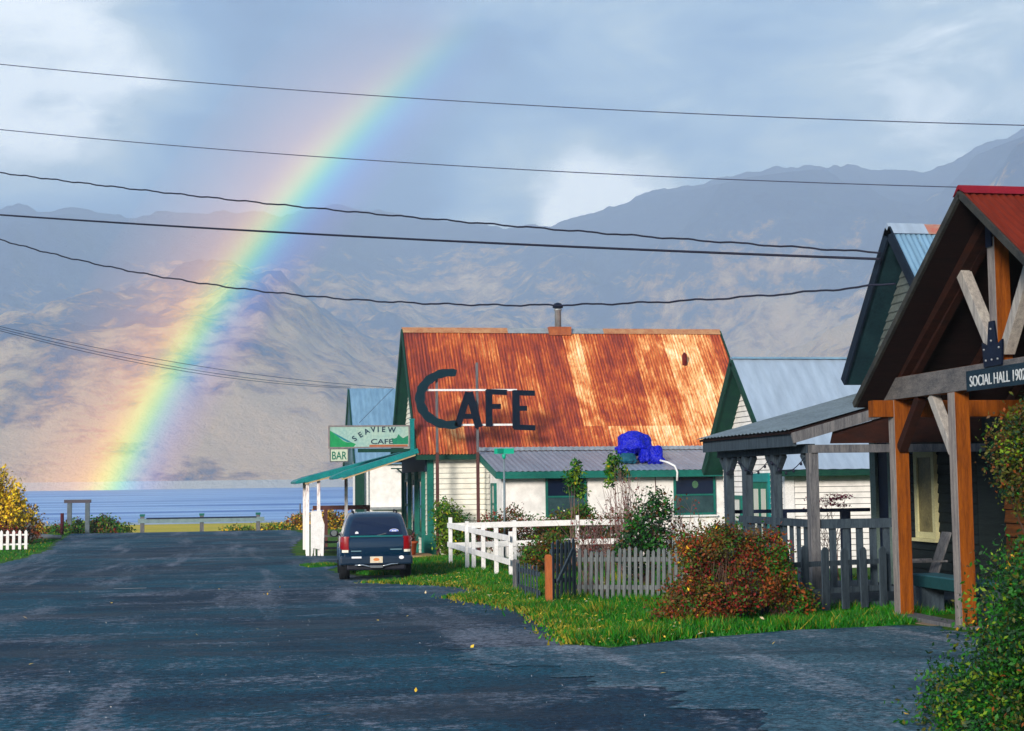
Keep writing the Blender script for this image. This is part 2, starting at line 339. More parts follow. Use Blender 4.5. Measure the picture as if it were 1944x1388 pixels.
# ------------------------------------------------------------------ mountains (terrain)
SKY = [(-900, 380), (-600, 420), (-300, 370), (0, 398), (30, 387), (70, 405), (130, 394), (190, 405), (255, 411), (300, 402), (350, 397), (395, 406), (430, 394), (520, 405), (600, 392), (650, 387), (720, 398), (780, 405), (830, 416), (900, 421), (980, 433), (1040, 432), (1090, 415), (1150, 398), (1210, 371), (1260, 356), (1330, 346), (1420, 325), (1500, 314), (1560, 308), (1640, 315), (1750, 322), (1800, 308), (1850, 283), (1900, 262), (1944, 245), (2200, 215), (2800, 300)]
def terrain():
    NA, ND = 520, 150; d0, d1, d2 = 1750., 4600., 5400.
    azs = np.linspace(R(-22), R(44), NA); vs = []
    tab = []
    for px, py in SKY:
        d = ray(px, py); tab.append((math.atan2(d.x, d.y), d.z/math.hypot(d.x, d.y)))
    ta = [a for a, _ in tab]; te = [e for _, e in tab]
    def ridged(p, o=5):
        s = 0; a = 1; w = 0
        for _ in range(o):
            s += a*(1-abs(noise.noise(p))*2); w += a; a *= .5; p = p*2.1+Vector((3.1, 1.7, 0))
        return s/w
    for j in range(ND):
        t = j/(ND-1)*1.04
        for a in azs:
            dist = d0+(d1-d0)*t
            ed = dist*(1+.06*math.sin(a*9))*(1-.12*(a < -.05)*0)
            el = np.interp(a, ta, te); top = el*d1
            x = math.sin(a)*dist; y = math.cos(a)*dist
            k = min(t, 1)
            shape = k**1.15 if t <= 1 else 1-(t-1)*3
            sp = ridged(Vector((x/1500+.1*math.sin(y/900), y/2600, .3)), 6)
            n2 = noise.fractal(Vector((x*.0035, y*.0035, 1.)), .8, 2.1, 4)
            env = math.sin(math.pi*min(k, 1))**.8 if k < 1 else 0
            h = top*(shape+env*(.62*(sp-.45)))+env*n2*30
            if k >= .95: h += noise.noise(Vector((a*60, 0, 0)))*16+noise.noise(Vector((a*210, 4, 0)))*8
            lim = top*(dist/d1)*.985
            if t < .98: h = min(h, lim*(1-.0*k))
            hb = 6*noise.noise(Vector((a*25, 2, 0)))
            hb2 = 14+26*abs(noise.noise(Vector((a*14, 5, 0)))); h = max(h, hb2*min(1, k/.03)) if k < .08 else h
            if k < .004: h = -6
            vs.append((x, y, WATER-.5+h))
    fs = [(j*NA+i, j*NA+i+1, (j+1)*NA+i+1, (j+1)*NA+i) for j in range(ND-1) for i in range(NA-1)]
    me = bpy.data.meshes.new('mountains'); me.from_pydata(vs, [], fs); me.polygons.foreach_set('use_smooth', [True]*len(fs))
    m, t, b, o = nt('mountain_slopes'); v = coords(t)
    sp = t.nodes.new('ShaderNodeSeparateXYZ'); t.links.new(v, sp.inputs[0])
    big = tnoise(t, v, .0013, 5, .6, .3); small = tnoise(t, v, .011, 6, .7); gul = tnoise(t, coords(t, (1, 1, 1)), .0055, 9, .8, .1)
    def mm(op, a, bb):
        n = t.nodes.new('ShaderNodeMath'); n.operation = op
        for i, q in enumerate((a, bb)):
            if isinstance(q, (int, float)): n.inputs[i].default_value = q
            else: t.links.new(q, n.inputs[i])
        return n.outputs[0]
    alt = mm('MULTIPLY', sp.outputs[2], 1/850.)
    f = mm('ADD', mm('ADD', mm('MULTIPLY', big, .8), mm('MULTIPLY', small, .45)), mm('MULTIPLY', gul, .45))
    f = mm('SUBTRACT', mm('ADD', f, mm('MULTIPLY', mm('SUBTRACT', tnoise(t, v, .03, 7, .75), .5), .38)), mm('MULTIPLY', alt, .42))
    col = ramp(t, f, [(.50, (.002, .015, .14)), (.62, (.02, .05, .18)), (.70, (.54, .28, .14)), (.79, (1., .64, .30))])  # sunlit patches and cloud shade put into the colour, with forest and autumn growth
    shore = mm('LESS_THAN', sp.outputs[2], 7.0); col = mix(t, shore, col, (.8, .72, .6))
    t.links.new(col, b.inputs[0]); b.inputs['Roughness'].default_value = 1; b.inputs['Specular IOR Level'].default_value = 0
    bumpn(t, b, gul, 1., 55)
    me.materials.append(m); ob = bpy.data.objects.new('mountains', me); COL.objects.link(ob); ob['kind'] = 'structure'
terrain()

# ------------------------------------------------------------------ rainbow: ribbon on the 42 degree cone round the antisolar point
SAZ, SEL = R(34), R(15.8)
anti = Vector((math.sin(SAZ)*math.cos(SEL), math.cos(SAZ)*math.cos(SEL), -math.sin(SEL)))
def rainbow():
    e1 = anti.cross(Vector((0, 0, 1))).normalized(); e2 = e1.cross(anti).normalized()   # e1 right, e2 up
    Dd = 1700.; NU, NV = 24, 90; vs = []; uv = []
    t0, t1 = R(39.3), R(46.)
    # phi where the cone meets the far water, up to past the fade
    for j in range(NV+1):
        ph = R(190)-R(190-122)*j/NV
        for i in range(NU+1):
            a = t0+(t1-t0)*i/NU
            d = anti*math.cos(a)+(e1*math.cos(ph)+e2*math.sin(ph))*math.sin(a)
            d = d/math.hypot(d.x, d.y) if d.y > .1 else d
            vs.append(CAM+d*Dd); uv.append((i/NU, j/NV))
    fs = []
    for j in range(NV):
        for i in range(NU):
            k = j*(NU+1)+i; q = (k, k+1, k+NU+2, k+NU+1)
            if max(vs[w].z for w in q) > WATER-8: fs.append(q)
    me = bpy.data.meshes.new('rainbow'); me.from_pydata(vs, [], fs); l = me.uv_layers.new(name='UVMap')
    for lp in me.loops: l.data[lp.index].uv = uv[lp.vertex_index]
    m = bpy.data.materials.new('rainbow_light'); m.use_nodes = True; t = m.node_tree; t.nodes.clear()
    out = t.nodes.new('ShaderNodeOutputMaterial'); add = t.nodes.new('ShaderNodeAddShader'); tr = t.nodes.new('ShaderNodeBsdfTransparent'); em = t.nodes.new('ShaderNodeEmission')
    u = t.nodes.new('ShaderNodeUVMap'); s = t.nodes.new('ShaderNodeSeparateXYZ'); t.links.new(u.outputs[0], s.inputs[0])
    k = .30
    col = ramp(t, s.outputs[0], [(0, (0, 0, 0)), (.11, (.05, .0, .10)), (.20, (.0, .03, .32)), (.275, (.0, .32, .40)), (.33, (.12, .58, .08)), (.39, (.72, .66, .0)), (.46, (.74, .32, .0)), (.55, (.46, .16, .02)), (.75, (.20, .07, .01)), (1, (0, 0, 0))], 'B_SPLINE')
    fade = ramp(t, s.outputs[1], [(0, (1.,)*3), (.4, (.9,)*3), (.55, (.75,)*3), (.74, (.6,)*3), (.84, (.28,)*3), (.93, (0, 0, 0))])
    t.links.new(mix(t, 1., col, fade, 'MULTIPLY'), em.inputs[0]); em.inputs[1].default_value = 1.
    t.links.new(tr.outputs[0], add.inputs[0]); t.links.new(em.outputs[0], add.inputs[1]); t.links.new(add.outputs[0], out.inputs[0])
    me.materials.append(m); o = bpy.data.objects.new('rainbow', me); COL.objects.link(o)
    tag(o, 'bright rainbow arching up from the bay in front of the mountains', 'rainbow')
    return o
rainbow()

# haze
hz = MB(); hz.box(-2300, 3900, -200, 4850, -8, 1290)
m = bpy.data.materials.new('haze_air'); m.use_nodes = True; t = m.node_tree; t.nodes.clear()
out = t.nodes.new('ShaderNodeOutputMaterial'); pv = t.nodes.new('ShaderNodeVolumePrincipled')
pv.inputs['Color'].default_value = (.72, .87, 1, 1); pv.inputs['Density'].default_value = 2.7e-4; pv.inputs['Anisotropy'].default_value = 0
t.links.new(pv.outputs[0], out.inputs['Volume'])
tag(hz.build('haze', m), kind='stuff')

# ------------------------------------------------------------------ generic window
def window(parent, face, fixed, a0, a1, z0, z1, frame, pane=None, fr=.07, mull=True, out=-1, depth=.09, sill=None, glassname='pane'):
    mb = MB(); p = depth
    def bx(b, u0, u1, w0, w1, d0, d1):
        lo, hi = sorted((fixed+out*d0, fixed+out*d1))
        if face == 'y': b.box(u0, u1, lo, hi, w0, w1)
        else: b.box(lo, hi, u0, u1, w0, w1)
    bx(mb, a0, a0+fr, z0, z1, -.02, p); bx(mb, a1-fr, a1, z0, z1, -.02, p); bx(mb, a0+fr, a1-fr, z1-fr, z1, -.02, p-.003); bx(mb, a0+fr, a1-fr, z0, z0+fr, -.02, p-.003)
    if mull: zm = (z0+z1)/2; bx(mb, a0+fr, a1-fr, zm-fr*.4, zm+fr*.4, -.02, p-.008)
    w = mb.build('window', frame, parent)
    g = MB(); bx(g, a0+fr, a1-fr, z0+fr, z1-fr, -.01, p-.032); g.build(glassname, pane or black_glass, w)
    if sill:
        s_ = MB(); bx(s_, a0-.06, a1+.06, z0-.06, z0-.003, -.01, p+.05); s_.build('sill', sill, w)
    return w

# ------------------------------------------------------------------ CAFE
def cafe():
    X0, X1 = 6.45, 18.5; YN, YR, YF = 53.0, 57.4, 61.8; ZE, ZR = 2.95, 7.62; zb = -1.3
    root = empty('cafe_building', (X0, YN, gz(53)), 'white clapboard cafe building under a steep rusty corrugated roof', 'building')
    w = MB(); w.prism([(YN, zb), (YF, zb), (YF, ZE), (YR, ZR-.12), (YN, ZE)], 'x', X0, X1)
    laps(w, 'y', YN, (X0, X1), zb, ZE, .19)
    laps(w, 'x', X0, lambda z: (YN+max(0, z-ZE)/(ZR-ZE)*(YR-YN), YF-max(0, z-ZE)/(ZR-ZE)*(YF-YR)), zb, ZR-.15, .19)
    w.build('wall', [cream_wall, lap_shade], root)
    # roof: soffit boards under corrugated iron
    s = (ZR-ZE)/(YR-YN); ye = YN-.42; ze = ZE-.42*s+.1
    r = MB(); x0, x1 = X0-.5, X1+.45
    corrug(r, x0, x1, (ye, ze), (YR, ZR), .12, .02, 8, 6)
    rf = r.build('roof', rust, root)
    r = MB(); corrug(r, x0, x1, (YR, ZR), (YF+.42, ze), .3, .02, 2, 4); r.build('far_roof_slope', rust, root)
    r = MB(); th_ = .12
    r.prism([(ye+.03, ze-.03), (YR, ZR-.05), (YR, ZR-.2), (ye+.03, ze-.16)], 'x', x0+.02, x1-.02); r.prism([(YF+.39, ze-.03), (YR, ZR-.05), (YR, ZR-.2), (YF+.39, ze-.16)], 'x', x0+.02, x1-.02)
    r.build('roof_boards', dark_green, root)
    for yy in (ye, YF+.42):
        for xx in (x0, x1): r = MB(); r.beam((xx, yy, ze-.10), (xx, YR, ZR-.10), .05, .24); r.build('barge_board', dark_green, root)
    r = MB(); r.box(x0, x1, ye-.03, ye+.0, ze-.2, ze-.02); r.build('eave_board', dark_green, root)
    r = MB()
    for a, b_, mi in ((x0, x0+4.2, 0), (x0+4.2, x0+5.9, 1), (x0+6.7, x0+8.1, 1), (x0+8.1, x1, 0)):
        zz = ZR+.03; r.add([(a, YR-.22, zz-.2), (b_, YR-.22, zz-.2), (b_, YR, zz+.03), (a, YR, zz+.03), (b_, YR+.22, zz-.2), (a, YR+.22, zz-.2)], [(0, 1, 2, 3), (3, 2, 4, 5)], mi)
    r.box(x0+5.85, x0+6.75, YR-.3, YR+.3, ZR-.25, ZR+.09, 2)
    r.build('ridge_cap', [M('ridge_rust', (.45, .25, .13), (.30, .10, .05), 3, .7), galv, M('flashing_rust', (.4, .13, .05), (.2, .05, .03), 4, .7)], rf)
    ch = MB(); ch.lathe((12.2, YR-.1, ZR-.2), [(.13, 0), (.13, .95), (.16, .96), (.16, 1.02)], 16)
    c = ch.build('chimney', galv, rf); ch = MB(); ch.lathe((12.2, YR-.1, ZR+.84), [(.12, 0), (.21, .03), (.21, .1), (.14, .2), (.02, .24)], 16); ch.build('chimney_cap', steel, rf)
    v = MB(); vx = 17.0; vy = YN+2.95; vz = ZE+.1+2.95*s; v.lathe((vx, vy, vz-.1), [(.10, 0), (.10, .42), (.02, .52)], 12); v.build('vent_pipe', M('vent_rust', (.16, .02, .02), (.08, .01, .01), 4, .8), rf)
    # corner board + facade
    f = MB(); f.box(X0-.06, X0+.16, YN-.055, YN+.02, zb, ze+.3, 0); f.box(X0-.055, X0-.02, YN+.0, YN+.22, zb, 2.6, 0); f.box(X0-.22, X0+.22, YN-.22, YN+.05, gz(53)-.1, gz(53)+.75, 0); f.build('corner_post', green_paint, root, .01)
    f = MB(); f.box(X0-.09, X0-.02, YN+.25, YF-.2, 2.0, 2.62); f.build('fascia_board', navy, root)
    for yy in (53.95, 56.2, 58.6, 61.0):
        f = MB(); f.box(X0-.16, X0-.02, yy, yy+.22, -1.05, 2.0); f.build('pilaster', green_paint, root)
    window(root, 'x', X0, 54.4, 55.8, -.35, 1.75, green_paint, fr=.12, sill=green_paint)
    window(root, 'x', X0, 59.0, 60.6, -.35, 1.75, green_paint, fr=.12, sill=green_paint)
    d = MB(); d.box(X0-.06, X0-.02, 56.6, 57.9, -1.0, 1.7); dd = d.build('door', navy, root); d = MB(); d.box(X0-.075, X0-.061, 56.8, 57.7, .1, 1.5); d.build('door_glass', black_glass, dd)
    # lean-to
    L0, L1, LY = 8.45, 17.6, 49.0
    z_top, z_e = 2.68, 1.96
    w = MB(); w.prism([(LY, zb), (YN-.02, zb), (YN-.02, z_top-.05), (LY, z_e-.02)], 'x', L0, L1)
    le = w.build('lean_to_wall', white_wall, root)
    w = MB(); laps(w, 'x', L0, (51.6, YN-.02), zb, 2.2, .19); w.build('side_siding', [cream_wall, lap_shade], root); w = MB(); w.box(L0-.03, L0+.08, LY-.03, LY+.10, zb, z_e-.08); w.build('corner_board', white_paint, root)
    r = MB(); corrug(r, L0-.28, L1+.2, (LY-.45, z_e+.03-.06), (YN-.1, z_top+.06), .2, .012, 3, 5); lr = r.build('lean_to_roof', grey_roof, root)
    r = MB(); r.prism([(LY-.42, z_e-.07), (YN-.1, z_top+.02), (YN-.1, z_top-.08), (LY-.42, z_e-.17)], 'x', L0-.26, L1+.18); r.build('lean_to_boards', dark_green, root)
    r = MB(); r.box(L0-.3, L1+.2, LY-.475, LY-.44, z_e-.27, z_e-.04); r.beam((L0-.29, LY-.45, z_e-.15), (L0-.29, YN-.05, z_top-.08), .04, .22); r.build('lean_to_fascia', green_paint, root)
    r = MB(); corrug(r, L0-.28, L1+.2, (YN-.46, z_top+.03), (YN-.3, z_top+.16), .2, .012, 1, 4); r.build('flashing', galv, lr)
    # irregular bottom edge of flashing done by the strip itself
    screen = M('window_screen', (.035, .075, .085), (.018, .04, .05), 5, .4)
    for a, b_ in ((9.91, 11.31), (14.39, 15.87)):
        wd = window(root, 'y', LY, a, b_, .38, 1.75, green_paint, fr=.075, sill=white_paint)
        sc = MB(); sc.box(a+.08, b_-.08, LY-.072, LY-.060, .46, 1.02); sc.build('screen', screen, wd)
    gl = MB(); gl.lathe((15.15, LY-.035, 1.38), [(.09, 0), (.09, .04)], 12); 
    o = MB(); o.add([(15.15+.11*math.cos(k*.5236), LY-.066, 1.42+.13*math.sin(k*.5236)) for k in range(12)], [tuple(range(12))]); o.build('window_ornament', M('ornament', (.08, .20, .10), (.03, .06, .05), 20, .6), root)
    window(root, 'x', L0, 50.2, 51.0, .1, 1.55, green_paint, plain('pale_pane', (.35, .36, .33), .2), fr=.09)
    e = MB(); e.tube([(13.75, LY-.03, 1.7), (13.75, LY-.03, .2)], .012, 6); e.build('cable', pole_wood, root)
    return root
cafe()

# awnings in front of the street facade
def awning(name, label, y0, y1, xo, zo, posts, xi=6.02, zi=2.78):
    root = empty(name, (xo, y0, gz(y0)), label, 'awning', 'green awnings on the cafe front')
    a = MB(); n = 14; vs = []
    xm = xo+.5
    pts = [(xi, zi+.05), (xm, zo+(zi-zo)*(xm-xo)/(xi-xo)+.05), (xo+.12, zo+.04), (xo, zo-.04), (xo+.02, zo-.12), (xo+.2, zo-.10), (xi, zi-.10)]
    a.prism(pts, 'y', y0, y1); a.build('awning_roof', teal_paint, root, .02)
    a = MB(); a.beam((xi, y0-.03, zi-.05), (xo+.35, y0-.03, zo-.0), .05, .16); a.build('rake_board', teal_paint, root)
    a = MB(); a.beam((xi, y0-.0, zi-.165), (xo+.35, y0-.0, zo-.115), .06, .05); a.build('trim', M('trim_tan', (.5, .36, .2), None, 4), root)
    for (px_, py_) in posts:
        p = MB(); zt = zo+(zi-zo)*(px_-xo)/(xi-xo)-.08; p.box(px_-.06, px_+.06, py_-.06, py_+.06, gz(py_)-.05, zt); p.build('post', white_post, root, .01)
    return root
def post_mat():
    m, t, b, o = nt('flaking_white_post'); n = tnoise(t, coords(t, (3, 3, .7)), 4, 5)
    sp = t.nodes.new('ShaderNodeSeparateXYZ'); c = t.nodes.new('ShaderNodeTexCoord'); t.links.new(c.outputs['Object'], sp.inputs[0])
    mx = t.nodes.new('ShaderNodeMath'); mx.operation = 'MULTIPLY_ADD'; t.links.new(sp.outputs[2], mx.inputs[0]); mx.inputs[1].default_value = .13; t.links.new(n, mx.inputs[2])
    t.links.new(ramp(t, mx.outputs[0], [(.75, (.78, .76, .78)), (.95, (.25, .10, .09))]), b.inputs[0]); b.inputs['Roughness'].default_value = .8; return m
white_post = post_mat()
awning('cafe_awning', 'thick teal awning sloping down over the cafe corner beside the parked car', 52.6, 54.6, 2.95, 1.86, [])
awning('cafe_awning', 'long teal awning reaching farther out on white posts behind the corner awning', 54.9, 61.5, 1.75, 1.72, [(2.2, 55.2), (2.25, 56.9), (2.6, 55.1), (3.75, 57.2), (2.3, 61.0)])
# white board panel between the porch posts
root = empty('porch_screen', (2.4, 55, gz(55)), 'white boarded screen panel standing between the white awning posts', 'panel')
p = MB(); p.prism([(54.9, gz(55)+.02), (55.0, gz(55)+.32), (56.7, gz(55)+.32), (56.85, gz(56)+.02), (56.95, gz(56)+.02), (56.95, .55), (54.9, .6)], 'x', 2.42, 2.47); p.build('panel_side', white_paint, root)
p = MB(); p.prism([(2.3, gz(55)), (2.35, gz(55)), (2.4, gz(55)+.3), (2.62, gz(55)+.25), (2.68, gz(55)-.02), (2.76, gz(55)-.02), (2.8, .1), (2.72, .35), (2.68, .62), (2.3, .6)], 'y', 54.84, 54.88); p.build('panel_front', white_paint, root)
root = empty('deck_steps', (3.2, 58.5, gz(58)), 'grey wooden steps and bench boards behind the white porch posts', 'steps')
for k in range(3):
    p = MB(); p.box(2.9, 4.6, 57.6+k*.45, 58.1+k*.45, gz(58)+.13+k*.22, gz(58)+.2+k*.22); p.build('tread', grey_wood, root)
for x in (2.9, 4.54): p = MB(); p.box(x, x+.06, 57.6, 59, gz(58), gz(58)+.6); p.build('side_board', grey_wood, root)
root = empty('deck_railing', (3, 60, gz(60)), 'dark wooden handrail on the deck between porch and bay', 'railing')
p = MB(); p.box(2.6, 4.9, 60.0, 60.14, .55, .72); p.build('handrail', pole_wood, root)
for x in (3.05, 4.75):
    p = MB(); p.box(x, x+.14, 60.02, 60.12, gz(60), .55); p.build('post', pole_wood, root)

# hanging / projecting sign
def seaview():
    root = empty('hanging_sign', (4.3, 53, 2.86), 'painted Seaview Cafe sign board with green hills above the awning', 'sign')
    x0, x1, z0, z1, y = 2.9, 5.72, 2.90, 3.62, 53.0
    b = MB(); b.box(x0, x1, y, y+.06, z0, z1); b.build('board', M('sign_face', (.38, .50, .42), (.22, .40, .40), 1.2, .7), root)
    f = MB(); t_ = .05
    f.box(x0-t_, x1+t_, y-.02, y+.08, z1, z1+t_); f.box(x0-t_, x1+t_, y-.02, y+.08, z0-t_, z0); f.box(x0-t_, x0, y-.02, y+.08, z0, z1); f.box(x1, x1+t_, y-.02, y+.08, z0, z1); f.build('frame', M('sign_frame', (.26, .22, .22), (.12, .12, .14), 5), root)
    h = MB(); W = x1-x0; H = z1-z0
    def P(u, v, dy): return (x0+u*W, y-dy, z0+v*H)
    h.add([P(0, 0, .004), P(.30, 0, .004), P(.33, .14, .004), P(.28, .22, .004), P(.22, .22, .004), P(.17, .30, .004), P(.10, .52, .004), P(.03, .75, .004), P(0, .82, .004)], [tuple(range(9))])
    h.build('painted_hill', M('hill_paint', (.02, .30, .10), (.01, .20, .08), 6), root)
    h = MB(); h.add([P(.10, .52, .006), P(.03, .75, .006), (x0, y-.006, z0+.82*H), P(.28, .22, .006), P(.22, .24, .006), P(.17, .34, .006)], [(2, 1, 0, 5, 4, 3)]); h.build('painted_slope', M('slope_paint', (.02, .22, .25), (.01, .15, .2), 6), root)
    h = MB(); h.add([P(.80, .12, .004), P(.995, .12, .004), P(.995, .55, .004), P(.93, .42, .004), P(.9, .5, .004), P(.87, .62, .004), P(.85, .45, .004), P(.82, .4, .004), P(.78, .42, .004)], [tuple(range(9))]); h.build('painted_trees', M('tree_paint', (.02, .24, .12), (.01, .14, .10), 8), root)
    h = MB(); h.add([P(.5, .0, .005), P(.99, .0, .005), P(.99, .1, .005), P(.5, .1, .005)], [(0, 1, 2, 3)]); h.build('painted_shore', M('shore_paint', (.42, .13, .06), (.3, .1, .05), 6), root)
    ink = plain('sign_ink', (.006, .03, .06), .6)
    for ch, u, v, a in zip('SEAVIEW', (.315, .385, .452, .525, .60, .655, .735), (.26, .44, .60, .72, .74, .74, .72), (42, 34, 28, 8, 0, -2, -3)):
        c, s_ = math.cos(R(a)), math.sin(R(a)); text('letter', ch, .27, ink, root, (x0+u*W, y-.008, z0+v*H), (c, 0, s_), (-s_, 0, c), .003, bold=.006)
    text('lettering', 'CAFE', .25, ink, root, (x0+.515*W, y-.008, z0+.14*H), (1, 0, 0), (0, 0, 1), .003, bold=.003, width=.80)
    g_ = MB(); g_.box(5.78, 5.93, y-.03, y+.1, 2.78, 3.85); g_.box(5.76, 5.95, y-.05, y+.12, 3.85, 3.9); g_.build('support_post', teal_paint, root)
    g_ = MB(); g_.box(3.9, 5.78, y+.0, y+.09, 2.70, 2.83); g_.build('support_arm', dark_green, root)
    root = empty('bar_sign', (3.2, 53, 2.38), 'small BAR sign with green letters hung below the Seaview board', 'sign')
    b = MB(); b.box(2.93, 3.53, y, y+.04, 2.40, 2.82); b.build('board', M('bar_face', (.52, .58, .46), (.42, .5, .4), 3), root)
    f = MB(); f.box(2.90, 3.56, y-.01, y+.05, 2.36, 2.40); f.box(2.90, 2.93, y-.01, y+.05, 2.40, 2.82); f.box(3.53, 3.56, y-.01, y+.05, 2.40, 2.82); f.box(2.90, 3.56, y-.01, y+.05, 2.82, 2.845); f.build('frame', grey_wood, root)
    text('lettering', 'BAR', .40, plain('bar_ink', (.0, .13, .08), .6), root, (2.96, y-.006, 2.46), (1, 0, 0), (0, 0, 1), .003, bold=.004, width=.52)
seaview()

# big CAFE letters on two poles
def big_sign():
    Y = 51.8
    root = empty('roof_level_sign', (7.3, Y, gz(Y)), 'giant dark CAFE letters on two tall poles in front of the rusty roof', 'sign')
    for x, zt in ((6.62, 5.5), (8.07, 5.85)):
        p = MB(); p.box(x-.055, x+.055, Y+.08, Y+.18, gz(Y)-.05, 2.65); p.build('pole', pole_wood, root, .01)
        p = MB(); p.box(x-.045, x+.045, Y+.09, Y+.17, 2.65, zt); p.build('pole_top', grey_wood, root, .01)
    for z, a, b_ in ((4.86, 6.05, 9.5), (3.62, 6.95, 9.5)):
        p = MB(); p.box(a, b_, Y+.03, Y+.08, z-.035, z+.035); p.build('cross_bar', white_paint, root)
    # C as a ragged stroke of boards
    c = MB(); n = 26; cx, cz, rx, rz = 7.08, 4.55, 1.08, .93
    vs = []
    for i in range(n+1):
        a = R(78+(284-78)*i/n); wd = .155+.02*math.sin(i*2.1)
        if i < 3: wd *= .8+.1*i
        ro_, ri = 1+wd, 1-wd
        for k in (ro_, ri): vs.append((cx+rx*k*math.cos(a), cz+rz*k*math.sin(a)))
    v3 = [(x, Y-.04, z) for x, z in vs]+[(x, Y+.03, z) for x, z in vs]; N = len(vs); fs = []
    for i in range(n):
        a, b_, d, e = 2*i, 2*i+1, 2*i+3, 2*i+2
        fs += [(a, b_, d, e), (a+N, e+N, d+N, b_+N), (a, e, e+N, a+N), (b_, b_+N, d+N, d)]
    fs += [(0, N, N+1, 1), (2*n, 2*n+1, 2*n+1+N, 2*n+N)]
    c.add(v3, fs); c.build('letter', letter_green, root)
    def letter(bars):
        b = MB()
        for k, (p, q, w) in enumerate(bars):
            e_ = .002*k; b.beam((p[0], Y-.005-e_, p[1]), (q[0], Y-.005-e_, q[1]), .07, w, up=(0, 0, 1) if abs(p[1]-q[1]) < .3 else (1, 0, 0))
        b.build('letter', letter_blue, root)
    letter([((7.33, 3.56), (7.74, 4.78), .24), ((8.10, 3.53), (7.76, 4.78), .27), ((7.48, 3.92), (7.98, 3.92), .18)])
    letter([((8.47, 3.55), (8.47, 4.86), .24), ((8.38, 4.80), (9.12, 4.77), .19), ((8.5, 4.27), (8.90, 4.27), .18)])
    letter([((9.45, 3.48), (9.45, 4.84), .26), ((9.36, 4.76), (10.14, 4.74), .19), ((9.5, 4.20), (9.85, 4.20), .18), ((9.36, 3.53), (10.14, 3.50), .19)])
big_sign()

# blue tarp bundle + pipe on the lean-to roof
def tarp():
    root = empty('tarp_bundle', (13.5, 50.3, 2.2), 'bright blue tarp bundle lying on the grey lean-to roof', 'tarp')
    def blob(c, r, sq=.0, seed=0):
        mb = MB(); n, k = 44, 26; vs = []
        for j in range(k+1):
            ph = math.pi*j/k
            for i in range(n):
                a = 2*math.pi*i/n; d = Vector((math.sin(ph)*math.cos(a), math.sin(ph)*math.sin(a), math.cos(ph)))
                q = 1+.16*noise.noise(d*1.5+Vector((seed, 0, 0)))-.12*abs(noise.noise(Vector((d.x*6, d.y*6, d.z*1.5+seed))))-.10*abs(noise.noise(Vector((d.x*13, d.y*13, d.z*3+seed))))
                if d.z < -.2: q *= 1+.25*abs(math.sin(a*5+seed))
                e_ = Vector([math.copysign(abs(w)**.72, w) for w in d]); vs.append((c[0]+r[0]*q*e_.x, c[1]+r[1]*q*e_.y, c[2]+r[2]*q*e_.z))
        fs = [(j*n+i, j*n+(i+1) % n, (j+1)*n+(i+1) % n, (j+1)*n+i) for j in range(k) for i in range(n)]
        mb.add(vs, fs, 0, True); return mb
    blob((13.40, 50.4, 2.90), (.60, .5, .40), seed=1).build('bundle', tarp_blue, root)
    blob((14.0, 49.9, 2.46), (.30, .3, .34), seed=5).build('loose_fold', tarp_blue, root)
    blob((13.66, 49.9, 2.45), (.22, .3, .24), seed=9).build('loose_fold', tarp_blue, root)
    blob((13.02, 49.9, 2.36), (.32, .3, .18), seed=12).build('under_fold', tarp_teal, root)
tarp()
p = MB(); pts = [(14.0, 49.2, 2.26), (14.2, 48.9, 2.18), (14.32, 48.5, 2.05), (14.38, 48.45, 1.85), (14.37, 48.46, 1.55)]; p.tube(pts, .035, 10)
tag(p.build('drain_pipe', white_paint, origin=(14.2, 48.8, 2)), 'short bent white pipe hanging over the lean-to eave by the blue tarp', 'pipe')

# ------------------------------------------------------------------ far building E behind the cafe
def far_building():
    X0, X1, YN, YR, YF = 5.75, 13, 74., 78., 82.; ZE, ZR = 2.75, 6.6
    root = empty('white_house', (X0, YN, gz(74)), 'white house with small blue metal roof behind the cafe by the bay', 'building')
    w = MB(); w.prism([(YN, -1.3), (YF, -1.3), (YF, ZE), (YR, ZR-.15), (YN, ZE)], 'x', X0, X1); w.build('wall', white_wall, root)
    r = MB(); corrug(r, X0-.55, X1+.4, (YN-.3, ZE-.2), (YR, ZR), .3, .015, 2, 4); corrug(r, X0-.55, X1+.4, (YR, ZR), (YF+.3, ZE-.2), .3, .015, 2, 4); r.build('roof', blue_roof, root)
    for yy in (YN-.3, YF+.3): r = MB(); r.beam((X0-.5, yy, ZE-.32), (X0-.5, YR, ZR-.14), .08, .26); r.build('barge_board', dark_green, root)
    r = MB(); r.box(X0-.45, X0-.02, YN-.3, YN+.15, -1.2, 2.6); r.build('corner_column', dark_green, root); r = MB(); r.box(X0-.02, X0+.2, YN-.12, YN-.01, -1.2, 2.6); r.build('corner_trim', white_paint, root)
    r = MB(); r.box(X0+.3, X0+2.2, YN-.5, YN-.02, .28, .40); r.build('ledge', galv, root)
    r = MB(); r.beam((X0+1.6, YN-.5, 2.3), (X0+2.1, YN-.02, 1.9), .06, .06); r.box(X0+1.3, X0+2.1, YN-.5, YN-.42, 2.28, 2.34); r.build('bracket', dark_green, root)
far_building()

